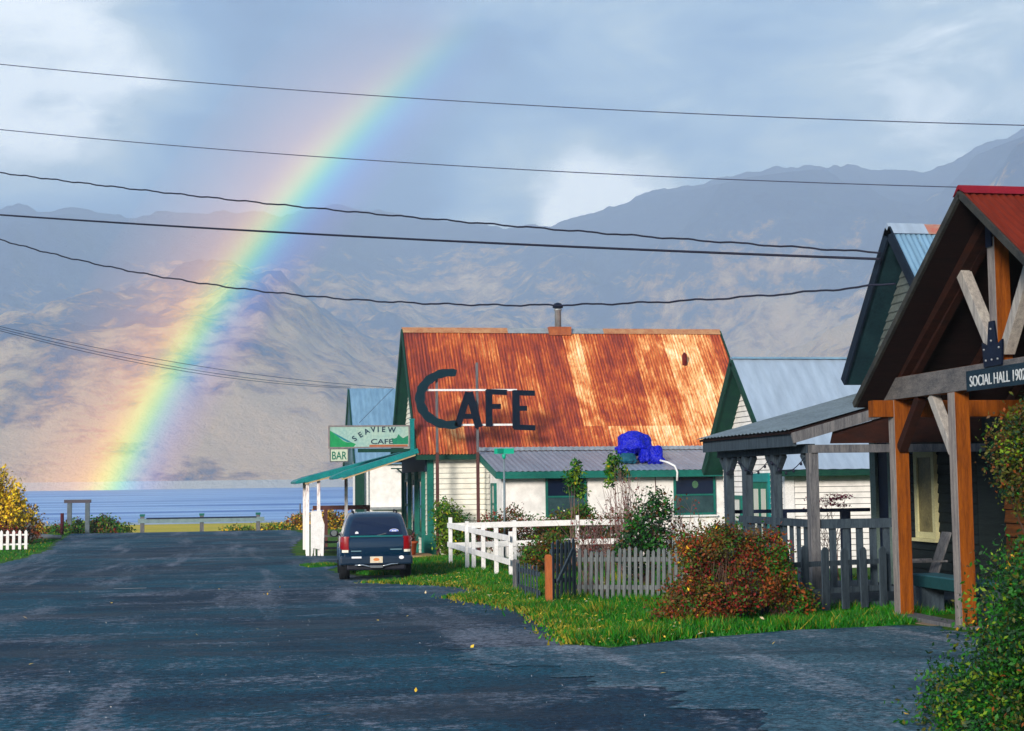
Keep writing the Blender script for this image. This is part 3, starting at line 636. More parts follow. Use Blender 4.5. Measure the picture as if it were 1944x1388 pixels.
# ------------------------------------------------------------------ building C: white with pale blue roof
def blue_roof_house():
    X0, X1, YN, YR, YF = 14.55, 27., 38.6, 41.4, 44.0; ZE, ZR = 1.95, 5.13; zb = -1.2
    root = empty('clapboard_house', (X0, YN, gz(40)), 'white clapboard house under a large pale blue metal roof right of the cafe', 'building')
    w = MB(); w.prism([(YN, zb), (YF, zb), (YF, 2.0), (YR, ZR-.12), (YN, ZE)], 'x', X0, X1)
    laps(w, 'y', YN, (X0, X1), zb, ZE, .16); laps(w, 'x', X0, lambda z: (YN+max(0, z-ZE)/(ZR-ZE)*(YR-YN), YF-max(0, z-ZE)/(ZR-ZE)*(YF-YR)), zb, ZR-.2, .16); w.build('wall', [white_wall, lap_shade], root)
    x0 = X0-.55
    r = MB(); corrug(r, x0, X1+.4, (YN-.55, ZE-.12), (YR, ZR), .4, .008, 2, 4); rf = r.build('roof', pale_roof, root)
    r = MB(); corrug(r, x0, X1+.4, (YR, ZR), (YF+.35, 1.9), .4, .008, 2, 4); r.build('far_roof_slope', pale_roof, root)
    r = MB(); r.box(x0, X1+.4, YR-.1, YR+.1, ZR-.02, ZR+.035); r.build('ridge_cap', blue_roof, rf)
    r = MB(); r.prism([(YN-.53, ZE-.17), (YR, ZR-.05), (YR, ZR-.22), (YN-.5, ZE-.30)], 'x', x0+.02, X1); r.prism([(YF+.33, 1.86), (YR, ZR-.05), (YR, ZR-.22), (YF+.3, 1.72)], 'x', x0+.02, X1); r.build('roof_boards', dark_green, root)
    r = MB(); r.beam((x0, YN-.55, ZE-.22), (x0, YR, ZR-.12), .05, .2); r.build('barge_board', dark_green, root); r = MB(); r.beam((x0, YF+.35, 1.8), (x0, YR, ZR-.12), .05, .26); r.build('barge_board', dark_green, root)
    r = MB(); r.box(x0, X1+.4, YN-.58, YN-.55, ZE-.3, ZE-.14); r.build('eave_board', dark_green, root)
    # doors / windows on the street gable
    d = MB(); d.box(X0-.06, X0-.025, 39.95, 41.25, -1.0, 1.5, 0); dd = d.build('door', M('door_green', (.004, .16, .10), (.003, .09, .07), 4, .5), root)
    for a in (40.1, 40.72):
        q = MB(); q.box(X0-.08, X0-.062, a, a+.35, -.1, 1.3); q.build('door_pane', plain('bright_pane', (.45, .47, .42), .2), dd)
    q = MB(); q.box(X0-.1, X0-.022, 39.8, 41.4, 1.5, 1.75); q.box(X0-.08, X0-.022, 39.8, 39.94, -1, 1.5); q.box(X0-.08, X0-.022, 41.26, 41.4, -1, 1.5); q.build('door_frame', teal_paint, root)
    window(root, 'x', X0, 42.2, 43.1, -.5, 1.1, green_paint, plain('bright_pane_b', (.5, .52, .5), .2), fr=.12)
    q = MB(); q.box(X0-.07, X0+.2, YN-.06, YN+.08, zb, ZE-.25); q.build('corner_board', white_paint, root)
    q = MB(); q.box(19.0, 19.55, YN-.05, YN-.02, 1.42, 1.68); q.build('vent_cover', white_paint, root)
blue_roof_house()

# ------------------------------------------------------------------ building B: dark gable and its shed porch
def dark_house():
    X0, X1, YN, YR, YF = 12.0, 22., 22.95, 25., 27.05; ZE, ZR = 3.75, 6.18; zb = -.9
    root = empty('dark_house', (X0, YN, gz(25)), 'dark timber house with patched blue metal roof and weathered shed porch', 'building')
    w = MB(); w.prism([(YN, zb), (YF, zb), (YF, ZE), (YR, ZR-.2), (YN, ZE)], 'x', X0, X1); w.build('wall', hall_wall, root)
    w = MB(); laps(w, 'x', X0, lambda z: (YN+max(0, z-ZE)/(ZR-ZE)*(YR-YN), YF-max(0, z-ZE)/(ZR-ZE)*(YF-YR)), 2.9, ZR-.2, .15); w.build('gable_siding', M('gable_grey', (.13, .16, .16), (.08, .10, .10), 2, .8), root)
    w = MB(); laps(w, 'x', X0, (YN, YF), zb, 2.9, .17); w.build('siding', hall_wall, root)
    x0 = X0-.5; s = (ZR-ZE)/(YR-YN); ye = YN-.2; ze = ZE-.2*s+.05
    r = MB(); corrug(r, x0, x0+1.75, (ye, ze), (YR, ZR), .1, .014, 4, 6); rf = r.build('roof', blue_roof, root)
    r = MB(); corrug(r, x0+1.75, X1, (ye, ze-.02), (YR, ZR-.02), .1, .014, 2, 6); r.build('rusty_roof_sheets', M('brown_rust', (.35, .10, .03), (.2, .04, .03), 2, .7), rf)
    r = MB(); corrug(r, x0, X1, (YR, ZR), (YF+.2, ze), .1, .014, 2, 4); r.build('far_roof_slope', blue_roof, root)
    r = MB(); r.prism([(YR-.2, ZR-.18), (YR, ZR+.04), (YR+.2, ZR-.18)], 'x', x0-.02, x0+.7, 1); r.prism([(YR-.2, ZR-.185), (YR, ZR+.03), (YR+.2, ZR-.185)], 'x', x0+.7, X1, 0); r.build('ridge_cap', [M('ridge_red', (.40, .07, .05), (.3, .25, .2), 6, .6), pale_roof], rf)
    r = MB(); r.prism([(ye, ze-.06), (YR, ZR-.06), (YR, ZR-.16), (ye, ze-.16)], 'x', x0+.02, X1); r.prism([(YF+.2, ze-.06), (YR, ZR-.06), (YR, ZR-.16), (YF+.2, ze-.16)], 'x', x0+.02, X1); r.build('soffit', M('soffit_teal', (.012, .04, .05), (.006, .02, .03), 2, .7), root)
    bn = M('barge_navy', (.008, .018, .035), (.006, .01, .02), 4)
    for yy in (ye, YF+.2): r = MB(); r.beam((x0, yy, ze-.1), (x0, YR, ZR-.1), .04, .2); r.build('barge_board', bn, root)
    # window cream frame, door with greenish frame at the far end
    cream = M('cream_frame', (.62, .60, .34), (.5, .48, .28), 4)
    window(root, 'x', X0, 24.35, 25.15, .50, 2.05, cream, M('curtain', (.25, .22, .10), (.10, .09, .05), 3, .5), fr=.11, mull=False, sill=cream)
    q = MB(); q.box(X0-.05, X0-.02, 24.4, 25.1, 1.45, 1.9); q.build('blind', M('green_blind', (.02, .07, .06), None, 3), root)
    pale = M('pale_green_trim', (.17, .24, .22), (.10, .15, .14), 4)
    q = MB(); q.box(X0-.12, X0-.02, 26.75, 27.0, zb, 2.6); q.box(X0-.12, X0-.02, 25.95, 26.2, zb, 2.6); q.build('door_frame', pale, root)
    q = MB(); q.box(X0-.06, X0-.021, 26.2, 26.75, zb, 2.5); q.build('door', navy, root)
    q = MB(); q.box(X0-.07, X0-.021, 25.55, 25.75, zb, 1.0); q.build('red_board', M('dull_red', (.12, .015, .02), None, 4), root)
    # shed porch
    pr_ = empty('shed_porch', (9, 22.6, gz(23)), 'weathered shed roofed porch on posts in front of the dark house', 'porch')
    xe, xi, ze, zi, y0, y1 = 8.55, 12.0, 2.37, 3.28, 22.55, 27.45
    def zr(x): return ze+(zi-ze)*(x-xe)/(xi-xe)
    q = MB(); n = 100; vs = []
    for yi in range(n+1):
        y = y0+(y1-y0)*yi/n; h = .012*math.sin(yi*1.57)
        vs += [(xe, y, ze+h), (xi-.03, y, zi+h)]
    q.add(vs, [(2*i, 2*i+1, 2*i+3, 2*i+2) for i in range(n)], 0, True); q.build('porch_roof', shed_roof, pr_)
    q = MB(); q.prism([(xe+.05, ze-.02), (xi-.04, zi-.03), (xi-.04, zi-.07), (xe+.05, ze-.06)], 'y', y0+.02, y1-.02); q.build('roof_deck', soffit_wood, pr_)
    q = MB(); q.beam((xe+.08, y0+.03, ze-.13), (xi-.05, y0+.03, zi-.14), .06, .17); q.build('end_rafter', grey_wood, pr_)
    q = MB(); q.prism([(9.3, 2.15), (xi-.05, 2.16), (xi-.05, zr(xi)-.26), (9.35, zr(9.35)-.24)], 'y', y0+.08, y0+.11); q.build('end_boards', brown_wood, pr_)
    q = MB(); q.box(xe+.1, xe+.16, y0+.06, y1-.06, ze-.26, ze-.05); q.build('fascia_board', blue_wood, pr_)
    q = MB(); q.box(8.95, xi-.03, y0+.02, y0+.18, 2.0, 2.13); q.build('tie_beam', grey_wood, pr_)
    q = MB(); q.box(8.92, 9.08, y0+.2, y1-.1, 2.0, 2.15); q.build('eave_beam', blue_wood, pr_)
    for y in (22.68, 24.35, 25.85, 26.9):
        q = MB(); q.box(8.92, 9.08, y-.07, y+.09, gz(y)-.05, 2.0); ps = q.build('post', blue_wood if y > 23 else grey_wood, pr_, .01)
        q = MB(); q.beam((9.0, y+.02, 1.68), (9.0, y+.38, 1.99), .1, .09); 
        if y > 22.8: q.beam((9.0, y-.02, 1.68), (9.0, y-.38, 1.99), .1, .09)
        q.build('bracket', blue_wood, ps)
    q = MB(); q.box(8.9, 12, 22.55, 27.4, gz(23)+.02, gz(23)+.12); q.build('deck', blue_wood, pr_)
    # front rail with balusters
    rl = empty('porch_railing', (9, 22.7, gz(23)), 'weathered grey porch railing below the shed roof', 'railing')
    q = MB(); q.box(8.93, 9.07, 22.80, 26.2, .80, .92); q.box(9.1, 10.6, 22.60, 22.74, .78, .93); q.build('handrail', blue_wood, rl)
    q = MB(); q.box(8.98, 9.03, 22.80, 26.2, -.25, -.18); q.box(9.1, 10.6, 22.64, 22.70, -.25, -.17); q.build('bottom_rail', blue_wood, rl)
    for i in range(6): q = MB(); q.box(9.25+i*.23, 9.36+i*.23, 22.65, 22.69, -.17, .78); q.build('baluster', blue_wood, rl)
    for i in range(10): q = MB(); q.box(8.98, 9.02, 23.0+i*.32, 23.1+i*.32, -.18, .80); q.build('baluster', blue_wood, rl)
    rl = empty('far_railing', (9, 27.3, gz(27)), 'thin dark railing on the far side of the shed porch', 'railing')
    q = MB(); q.box(9.1, 12.0, 27.30, 27.36, .93, 1.0); q.build('handrail', navy, rl)
    for x in (10.1, 11.4): q = MB(); q.box(x, x+.18, 27.28, 27.38, -.4, .93); q.build('post', navy, rl)
    # festoon of small bulbs
    q = MB(); a = [];
    for k in range(25):
        tt = k/24; y = 22.7+tt*4.1; a.append((8.88, y, 1.93-.22*abs(math.sin(tt*math.pi*2.5))))
    q.tube(a, .008, 5, 0)
    for k in range(1, 24, 2): q.lathe((a[k][0], a[k][1], a[k][2]-.06), [(.004, 0), (.025, .015), (.02, .05), (.008, .06)], 8)
    tag(q.build('string_lights', wire_mat, origin=(8.88, 24, 1.9)), 'string of small bulbs draped under the shed porch eave', 'string lights')
dark_house()

# ------------------------------------------------------------------ SOCIAL HALL
pale_timber = M('pale_timber', (.42, .40, .37), (.17, .16, .17), 3, .85, (6, 6, .6), .5)
two_tone = [orange_wood, M('weathered_face', (.30, .27, .25), (.10, .09, .10), 3, .85, (6, 6, .6), .5)]
def timber(x0, x1, y0, y1, z0, z1):
    # weathered grey on the street side (-x), newer orange wood elsewhere
    b = MB(); b.box(x0, x1, y0, y1, z0, z1); b.m[5] = 1; return b
def hall():
    FX, PX = 8.9, 9.4; YR, YN, YF = 17.2, 13.7, 20.7; ZE, ZR = 2.75, 5.23; s = (ZR-ZE)/(YF-YR)
    root = empty('social_hall', (PX, 17.2, gz(17)), 'plank walled social hall with timber framed gable porch and red corrugated roof', 'building')
    r = MB(); corrug(r, FX, 19, (YN, ZE), (YR, ZR), .1, .016, 4, 8); rf = r.build('roof', red_roof, root)
    r = MB(); corrug(r, FX, 19, (YR, ZR), (YF, ZE), .1, .016, 2, 6); r.build('far_roof_slope', red_roof, root)
    r = MB(); vs = []
    r.prism([(YR-.16, ZR-.075), (YR-.02, ZR+.05), (YR+.02, ZR+.05), (YR+.16, ZR-.075), (YR, ZR+.0)], 'x', FX-.02, 19); r.build('ridge_cap', M('ridge_crimson', (.22, .008, .02), (.15, .006, .015), 4, .8), rf)
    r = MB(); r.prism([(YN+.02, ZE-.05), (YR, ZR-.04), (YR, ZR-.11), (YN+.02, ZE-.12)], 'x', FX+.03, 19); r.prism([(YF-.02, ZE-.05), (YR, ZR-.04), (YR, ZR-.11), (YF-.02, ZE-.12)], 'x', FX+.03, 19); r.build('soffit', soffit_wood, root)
    for sg in (1, -1):
        ye = YR+sg*(YF-YR)
        r = MB(); r.beam((FX+.0, ye, ZE-.08), (FX+.0, YR, ZR-.06), .045, .09); r.build('barge_board', M('barge_weathered', (.05, .05, .045), (.015, .018, .022), 5, .8), root)
        for xx in (9.5, 10.4, 11.3):
            r = MB(); r.beam((xx, ye-sg*.1, ZE-.14), (xx, YR, ZR-.22), .1, .15); r.build('rafter', brown_wood, root)
    # posts on the street side
    for y in (20.3, 18.42, 14.2):
        zb = gz(y)+.02; b = timber(PX-.105, PX+.105, y-.105, y+.105, zb, 2.72); b.build('post', two_tone, root, .008)
    b = timber(PX-.105, PX+.105, 13.9, 20.62, 2.722, 3.04); b.m = [1 if i == 5 else 0 for i in range(6)]; b.build('header_beam', [orange_wood, M('header_grey', (.16, .15, .15), (.05, .055, .065), 3, .8, (3, 1, 3), .5)], root, .008)
    for y in (20.3, 14.2):
        b = MB(); b.box(8.98, 12, y-.09, y+.09, 2.47, 2.715); b.build('wall_plate', orange_wood, root, .008)
    # king post truss
    b = timber(PX-.10, PX+.10, 17.12, 17.31, 3.045, 4.62); b.build('king_post', two_tone, root, .006)
    for sg in (1, -1):
        b = MB(); b.beam((PX, 17.215+sg*.13, 3.15), (PX, 17.215+sg*1.0, 4.40), .15, .15, up=(1, 0, 0)); b.build('truss_brace', pale_timber, root, .006)
    b = MB(); b.beam((PX-.01, 20.18, 2.0), (PX-.01, 19.5, 2.72), .13, .13, up=(1, 0, 0)); b.build('knee_brace', brown_wood, root, .006)
    b = MB(); b.beam((PX-.01, 18.55, 1.92), (PX-.01, 19.12, 2.72), .13, .13, up=(1, 0, 0)); b.build('knee_brace', pale_timber, root, .006)
    for z0, z1, w in ((3.0, 3.36, .13), ):
        b = MB(); b.prism([(17.215-.22, 2.98), (17.215+.22, 2.98), (17.215+.26, 3.3), (17.215+.12, 3.24), (17.215+.06, 3.55), (17.215-.06, 3.55), (17.215-.12, 3.24), (17.215-.26, 3.3)], 'x', PX-.135, PX-.107)
        pl = b.build('steel_plate', steel, root)
        q = MB()
        for yy, zz in ((-.15, 3.06), (0, 3.06), (.15, 3.06), (0, 3.3), (0, 3.45), (.19, 3.2), (-.19, 3.2)):
            q.tube([(PX-.15, 17.215+yy, zz), (PX-.135, 17.215+yy, zz)], .014, 8)
        q.build('bolts', galv, pl)
    b = MB(); b.prism([(17.215-.07, 4.5), (17.215+.07, 4.5), (17.215+.07, 4.95), (17.215-.07, 4.95)], 'x', PX-.13, PX-.11); b.build('top_plate', steel, root)
    # rafters of the truss
    for sg in (1, -1):
        b = MB(); b.beam((PX, 17.215+sg*3.3, 2.78), (PX, 17.215+sg*.02, 4.98), .16, .16); b.build('principal_rafter', brown_wood, root, .006)
    # sign board on the beam
    b = MB(); b.box(PX-.128, PX-.108, 15.2, 17.93, 2.70, 2.965); sb = b.build('name_board', M('board_blue', (.012, .032, .05), (.008, .016, .03), 3, .6, (3, .8, 3), .4), root)
    text('lettering', 'SOCIAL HALL 1902', .20, M('worn_white_letters', (.62, .66, .68), (.3, .34, .38), 30, .8, bump=0), sb, (PX-.132, 17.83, 2.755), (0, -1, 0), (0, 0, 1), .004, bold=.0, width=1.40)
    # body: log walls
    X = 11.6; w = MB(); w.prism([(13.2, -.6), (21.3, -.6), (21.3, 2.25), (20.6, 2.62), (17.2, 5.05), (13.8, 2.62), (13.2, 2.3)], 'x', X, 18.8)
    laps(w, 'x', X, (13.2, 21.3), -.6, 2.6, .21, .035)
    w.build('plank_wall', [log_wood, M('plank_lap_shade', (.02, .01, .008), None, 3)], root)  # second colour is the painted shadow line under each plank
    w = MB(); laps(w, 'x', X-.01, lambda z: (17.2-(5.05-z)/s, 17.2+(5.05-z)/s), 2.6, 5.0, .16); w.build('gable_siding', brown_wood, root)
    # sill boards between the posts
    w = MB(); w.box(9.28, 9.6, 18.2, 20.45, gz(19.4)-.02, gz(19.4)+.06); w.build('threshold', grey_wood, root, .01)
    w = MB(); w.box(9.15, 9.3, 18.3, 20.5, gz(19.4)-.06, gz(19.4)+.01); w.build('step_board', M('tan_board', (.30, .22, .15), (.2, .15, .1), 5), root)
hall()
# bench in the porch
root = empty('wooden_bench', (10.3, 20.6, gz(20.6)), 'teal painted bench standing inside the hall porch', 'bench')
b = MB(); b.box(10.05, 10.45, 19.2, 21.4, .06, .12); b.build('seat', M('bench_teal', (.03, .11, .14), (.02, .07, .09), 3, .6), root, .01)
b = MB(); b.box(10.02, 10.05, 19.2, 21.4, -.06, .1); b.build('apron', M('bench_teal_dark', (.012, .06, .07), None, 3, .6), root)
for y in (19.35, 21.1):
    b = MB(); b.box(10.07, 10.42, y, y+.12, gz(21)-.02, .06); b.build('leg', blue_wood, root)
# slanted white garden chair beyond
root = empty('garden_chair', (10.9, 22.0, gz(22)), 'white slanted back garden chair beside the dark house window', 'chair')
b = MB(); b.beam((10.85, 22.3, .05), (11.1, 22.3, .70), .03, .30, up=(0, 1, 0)); b.build('backrest', grey_wood, root)
b = MB(); b.box(10.35, 10.85, 22.05, 22.55, 0, .04); b.build('seat', grey_wood, root)
for x in (10.38, 10.85):
    for y in (22.07, 22.5): b = MB(); b.box(x, x+.05, y, y+.05, gz(22)-.02, 0); b.build('leg', blue_wood, root)
for y in (22.0, 22.55): b = MB(); b.box(10.3, 10.95, y, y+.06, .24, .27); b.build('armrest', grey_wood, root)

# ------------------------------------------------------------------ fences
def white_fence():
    root = empty('white_rail_fence', (6.15, 45.2, gz(45)), 'white two rail fence running round the corner garden of the cafe', 'fence')
    zt, zl = .30, -.33
    def post(x, y, top=.44, base=None): q = MB(); q.box(x-.055, x+.055, y-.055, y+.055, gz(y)-.05, top); q.build('post', white_paint, root, .01)
    for x, t_ in ((6.15, .52), (8.15, .40), (10.15, .52), (11.6, .38)): post(x, 45.2, t_)
    for x0, x1, za, zb_ in ((6.1, 10.15, .26, .30), (10.15, 13.0, .30, .28)):
        q = MB(); q.beam((x0, 45.12, za), (x1, 45.12, zb_), .03, .17); q.beam((x0, 45.12, za-.60), (x1, 45.12, zb_-.58), .03, .17); q.build('rail', white_paint, root)
    for i, (x, y) in enumerate(((6.28, 42.6), (6.38, 42.0), (6.5, 41.0), (6.6, 39.4), (6.75, 38.0))): post(x, y, (.46, .34, .46, .36, .30)[i])
    q = MB(); q.beam((6.08, 45.3, .28), (6.68, 37.8, .13), .03, .15); q.build('rail', white_paint, root)
    q = MB(); q.beam((6.08, 45.3, -.30), (6.68, 37.8, -.48), .03, .15); q.build('rail', white_paint, root)
    # far stretch past the shrubs
    root = empty('white_rail_fence', (13.6, 46.5, gz(46)), 'short white fence stretch below the right lean-to window', 'fence')
    for x in (13.3, 14.4, 15.6): q = MB(); q.box(x-.06, x+.06, 46.4, 46.5, gz(46), .36); q.build('post', white_paint, root)
    q = MB(); q.box(13.2, 16.8, 46.36, 46.4, .02, .2); q.build('rail', white_paint, root)
white_fence()
def left_pickets():
    root = empty('white_picket_fence', (-10, 66, gz(66)), 'white picket fence at the left edge of the street', 'fence')
    for i in range(14):
        x = -12.6+i*.25; q = MB(); q.prism([(x, gz(66)+.05), (x+.12, gz(66)+.05), (x+.12, -.28), (x+.06, -.20), (x, -.28)], 'y', 65.98+i*.0, 66.0); q.build('picket', white_paint, root)
    q = MB(); q.box(-12.7, -9.2, 66.01, 66.05, -.45, -.38); q.box(-12.7, -9.2, 66.01, 66.05, -.85, -.78); q.build('rail', white_paint, root)
left_pickets()
def picket_run(root, p0, p1, n, h, w, matp, lean=0, round_=False, jit=.05, name='picket', railz=(.25, .8), gap_z=.02):
    p0 = Vector((p0[0], p0[1], 0)); p1 = Vector((p1[0], p1[1], 0)); d = (p1-p0); dn = d.normalized(); nr = Vector((-dn.y, dn.x, 0))
    for i in range(n):
        q = p0.lerp(p1, i/max(1, n-1)); z0 = gz(q.y)+gap_z; hh = h*(1+random.uniform(-jit, jit)); l = lean+random.uniform(-.02, .02)
        top = q+dn*l
        b = MB(); t_ = .022
        prof = [(-w/2, 0), (w/2, 0), (w/2, hh-.06), (w*.28, hh-.015), (0, hh), (-w*.28, hh-.015), (-w/2, hh-.06)] if round_ else [(-w/2, 0), (w/2, 0), (w/2, hh-.04), (0, hh), (-w/2, hh-.04)]
        vs = []
        for sgn in (-1, 1):
            for a, c in prof: P = q+dn*(a+l*c/hh)+nr*(sgn*t_/2); vs.append((P.x, P.y, z0+c))
        k = len(prof); b.add(vs, [tuple(range(k))[::-1], tuple(range(k, 2*k))]+[(j, (j+1) % k, k+(j+1) % k, k+j) for j in range(k)])
        b.build(name, matp, root)
    b = MB()
    for rz in railz:
        a = p0+nr*.04; c = p1+nr*.04; b.beam((a.x, a.y, gz(a.y)+h*rz), (c.x, c.y, gz(c.y)+h*rz), .04, .08)
    b.build('rail', matp, root)
silver_wood = M('silver_wood', (.16, .18, .19), (.05, .06, .07), 3, .85, (6, 6, .6), .5)
root = empty('grey_picket_fence', (6.8, 27, gz(27)), 'old silver grey picket fence leaning along the verge behind the rusty shrub', 'fence')
picket_run(root, (6.05, 27.3), (7.75, 26.0), 20, .93, .062, silver_wood, .03)
root = empty('picket_gate', (5.8, 27, gz(27)), 'dark blue grey picket gate leaning beside the orange post', 'gate')
picket_run(root, (5.50, 26.6), (6.02, 27.2), 6, 1.08, .085, blue_wood, .02, railz=(.35, .85))
b = MB(); b.beam((5.56, 26.5, gz(26.5)+.35), (6.0, 27.1, gz(27)+.95), .03, .08); b.build('diagonal_brace', blue_wood, root)
root = empty('leaning_fence_piece', (5.4, 27, gz(28)), 'short leaning piece of dark picket fence left of the orange post', 'fence')
picket_run(root, (5.42, 29.8), (5.28, 27.0), 8, .62, .06, blue_wood, -.05)
b = MB(); b.box(5.16, 5.27, 25.55, 25.66, gz(25.6)-.1, .28); b.prism([(5.16, .28), (5.27, .28), (5.24, .31), (5.18, .31)], 'y', 25.56, 25.65)
o = b.build('gate_post', M('orange_post', (.42, .13, .04), (.28, .08, .03), 5, .8, (5, 5, .7), .4), origin=(5.2, 25.6, gz(25.6))); tag(o, 'short reddish orange wooden post standing in the grass by the gate', 'post')
b = MB(); b.box(5.36, 5.48, 29.9, 30.0, gz(30)-.1, .0); o = b.build('fence_post', grey_wood, origin=(5.4, 30, gz(30))); tag(o, 'short grey post at the left end of the leaning dark fence', 'post')
root = empty('wide_picket_fence', (9, 22.5, gz(22)), 'weathered fence of widely spaced round topped boards beside the hall porch', 'fence')
picket_run(root, (7.2, 21.0), (10.0, 22.35), 8, .98, .16, blue_wood, 0, True, .04, railz=(.35, .78), gap_z=.05)

# ------------------------------------------------------------------ street sign
root = empty('street_sign', (7.93, 45.9, gz(45.9)), 'green street name blades on a thin grey pole behind the white fence', 'sign')
b = MB(); b.tube([(7.95, 45.9, gz(45.9)-.05), (7.97, 45.9, 2.4)], .032, 10); b.build('pole', M('pole_grey', (.22, .28, .32), (.14, .18, .2), 4, .5, metal=.3), root)
b = MB(); b.lathe((7.97, 45.9, 2.3), [(.03, 0), (.06, .06), (.07, .14), (.05, .16)], 12); b.build('bracket', sign_green, root)
b = MB(); b.box(7.66, 8.29, 45.89, 45.91, 2.47, 2.64); b.build('name_blade', sign_green, root)
b = MB(); b.beam((7.72, 45.72, 2.555), (8.25, 46.12, 2.555), .02, .15); b.build('cross_blade', sign_green, root)

# ------------------------------------------------------------------ potted plant, step slab
b = MB(); b.lathe((5.62, 51.6, gz(51.6)+.12), [(.17, 0), (.22, .38), (.26, .385), (.26, .46), (.22, .47), (.2, .42)], 20)
root = empty('plant_pot', (5.62, 51.6, gz(51.6)+.12), 'terracotta pot with dark heather beside the parked car', 'potted plant'); b.build('pot', terracotta, root)
b = MB(); b.prism([(4.95, 50.9), (6.4, 50.6), (6.35, 52.9), (5.2, 52.9)], 'z', gz(51)-.05, gz(51)+.10); tag(b.build('door_slab', M('slab_tan', (.42, .24, .12), (.3, .18, .1), 2, .9), origin=(5.7, 51.7, gz(51))), kind='structure')

# ------------------------------------------------------------------ shore things
Y = 93.
root = empty('timber_arch', (-16.6, Y, gz(Y)), 'plain wooden post and lintel frame standing by the shore', 'arch')
for px_ in (132, 166):
    p_ = aty(px_, 980, Y); b = MB(); b.box(p_.x-.13, p_.x+.13, Y-.12, Y+.12, gz(Y)-.1, .62); b.build('post', M('arch_grey', (.12, .15, .18), (.06, .08, .1), 4, .8), root)
b = MB(); a = aty(122, 950, Y).x; c = aty(173, 950, Y).x; b.box(a, c, Y-.13, Y+.13, .62, .82); b.build('lintel', M('arch_brown', (.09, .08, .10), None, 4, .8), root)
p_ = aty(118, 990, 88.); b = MB(); b.tube([(p_.x, 88, gz(88)-.1), (p_.x, 88, .1)], .10, 10); tag(b.build('marker_post', M('dark_red', (.07, .012, .02), None, 4, .8), origin=(p_.x, 88, gz(88))), 'short dark red post left of the timber arch', 'post')
Y = 92.6
xa, xb = aty(262, 985, Y).x, aty(502, 985, Y).x
root = empty('road_end_barrier', ((xa+xb)/2, Y, gz(Y)), 'low weathered guard barrier across the end of the street', 'barrier')
pale_b = M('barrier_pale', (.20, .28, .30), (.12, .18, .2), 3, .7)
b = MB(); b.box(xa, xb, Y-.06, Y+.0, -.66, -.38); b.build('rail', pale_b, root); b = MB(); b.box(xa+.5, xb-.5, Y-.09, Y-.062, -.42, -.34); b.build('top_board', navy, root)
for px_ in (270, 383, 490):
    x = aty(px_, 990, Y).x; b = MB(); b.box(x-.12, x+.12, Y+.002, Y+.2, gz(Y)-.15, -.25); q = b.build('post', grey_wood, root); b = MB(); b.box(x-.15, x+.15, Y-.03, Y+.23, -.25, -.12); b.build('cap', green_paint, q)
for i, px_ in enumerate((570, 500+20)):
    if i == 0: p_ = aty(px_, 990, 96.); b = MB(); b.tube([(p_.x, 96, gz(96)-.1), (p_.x, 96, .35)], .05, 8); tag(b.build('thin_pole', grey_wood, origin=(p_.x, 96, gz(96))), 'thin grey pole by the shore left of the white porch', 'pole')
# driftwood log and stones at left
p_ = aty(66, 1018, 80.); b = MB(); b.tube([(p_.x-1.1, 80, gz(80)+.15), (p_.x, 80.1, gz(80)+.18), (p_.x+1.3, 80.3, gz(80)+.1)], [.2, .17, .1], 9)
tag(b.build('driftwood_log', M('driftwood', (.22, .24, .27), (.12, .13, .15), 3, .9), origin=(p_.x, 80, gz(80))), 'grey driftwood log lying at the lawn edge', 'log')
b = MB(); b.box(p_.x-.55, p_.x-.25, 80.6, 80.8, gz(80), -.25); tag(b.build('boundary_post', grey_wood, origin=(p_.x-.4, 80.7, gz(80))), 'stubby grey post behind the driftwood log', 'post')

# ------------------------------------------------------------------ wires
def wire(name, label, A, yA, B, yB, mid, rad, mat_, wig=0, ext=(0, 0), group='overhead wires'):
    a = aty(A[0], A[1], yA); b = aty(B[0], B[1], yB)
    lo, hi = 0., 1.
    for _ in range(40):
        t_ = (lo+hi)/2; x = pr(a.lerp(b, t_))[0]
        if x < mid[0]: lo = t_
        else: hi = t_
    p = a.lerp(b, t_); dist = (p-CAM).dot(cf); s = (mid[1]-pr(p)[1])/F*dist/(4*t_*(1-t_))
    pts = []; n = 260
    for i in range(n+1):
        u = -ext[0]+(1+ext[0]+ext[1])*i/n; q = a.lerp(b, u); q.z -= 4*s*u*(1-u)
        if wig: q.z += wig*math.sin(i*.62)+wig*.4*math.sin(i*1.7)
        pts.append(q)
    m_ = MB(); m_.tube(pts, rad, 6); o = m_.build(name, mat_, origin=pts[0]); tag(o, label, 'wire', group); return o
wire('power_line', 'topmost thin wire crossing the sky above everything', (0, 122), 42, (1944, 238), 30, (770, 186), .012, wire_thin, 0, (.2, .2))
wire('power_line', 'second thin wire, passing behind the red hall roof peak', (0, 246), 42, (1840, 356), 30, (900, 317), .012, wire_thin, 0, (.2, .1))
wire('power_line', 'wavy twisted wire just above the straight thick cable', (0, 328), 42, (1672, 480), 25.2, (900, 423), .020, wire_mat, .012, (.2, 0))
wire('power_line', 'straight thick dark cable running to the dark gable', (0, 408), 42, (1672, 492), 25.2, (900, 460), .026, wire_mat, 0, (.2, 0))
wire('power_line', 'lowest wavy wire sagging past the cafe chimney', (0, 455), 42, (1700, 538), 24.4, (1000, 580), .020, wire_mat, .014, (.2, 0))
wire('phone_line', 'upper of three thin lines running to the far blue roof', (0, 620), 60, (745, 736), 70, (370, 694), .012, wire_thin, 0, (.2, 0), 'thin lines to the far house')
wire('phone_line', 'middle of three thin lines running to the far blue roof', (0, 624), 60, (665, 735), 74, (370, 703), .012, wire_thin, 0, (.2, 0), 'thin lines to the far house')
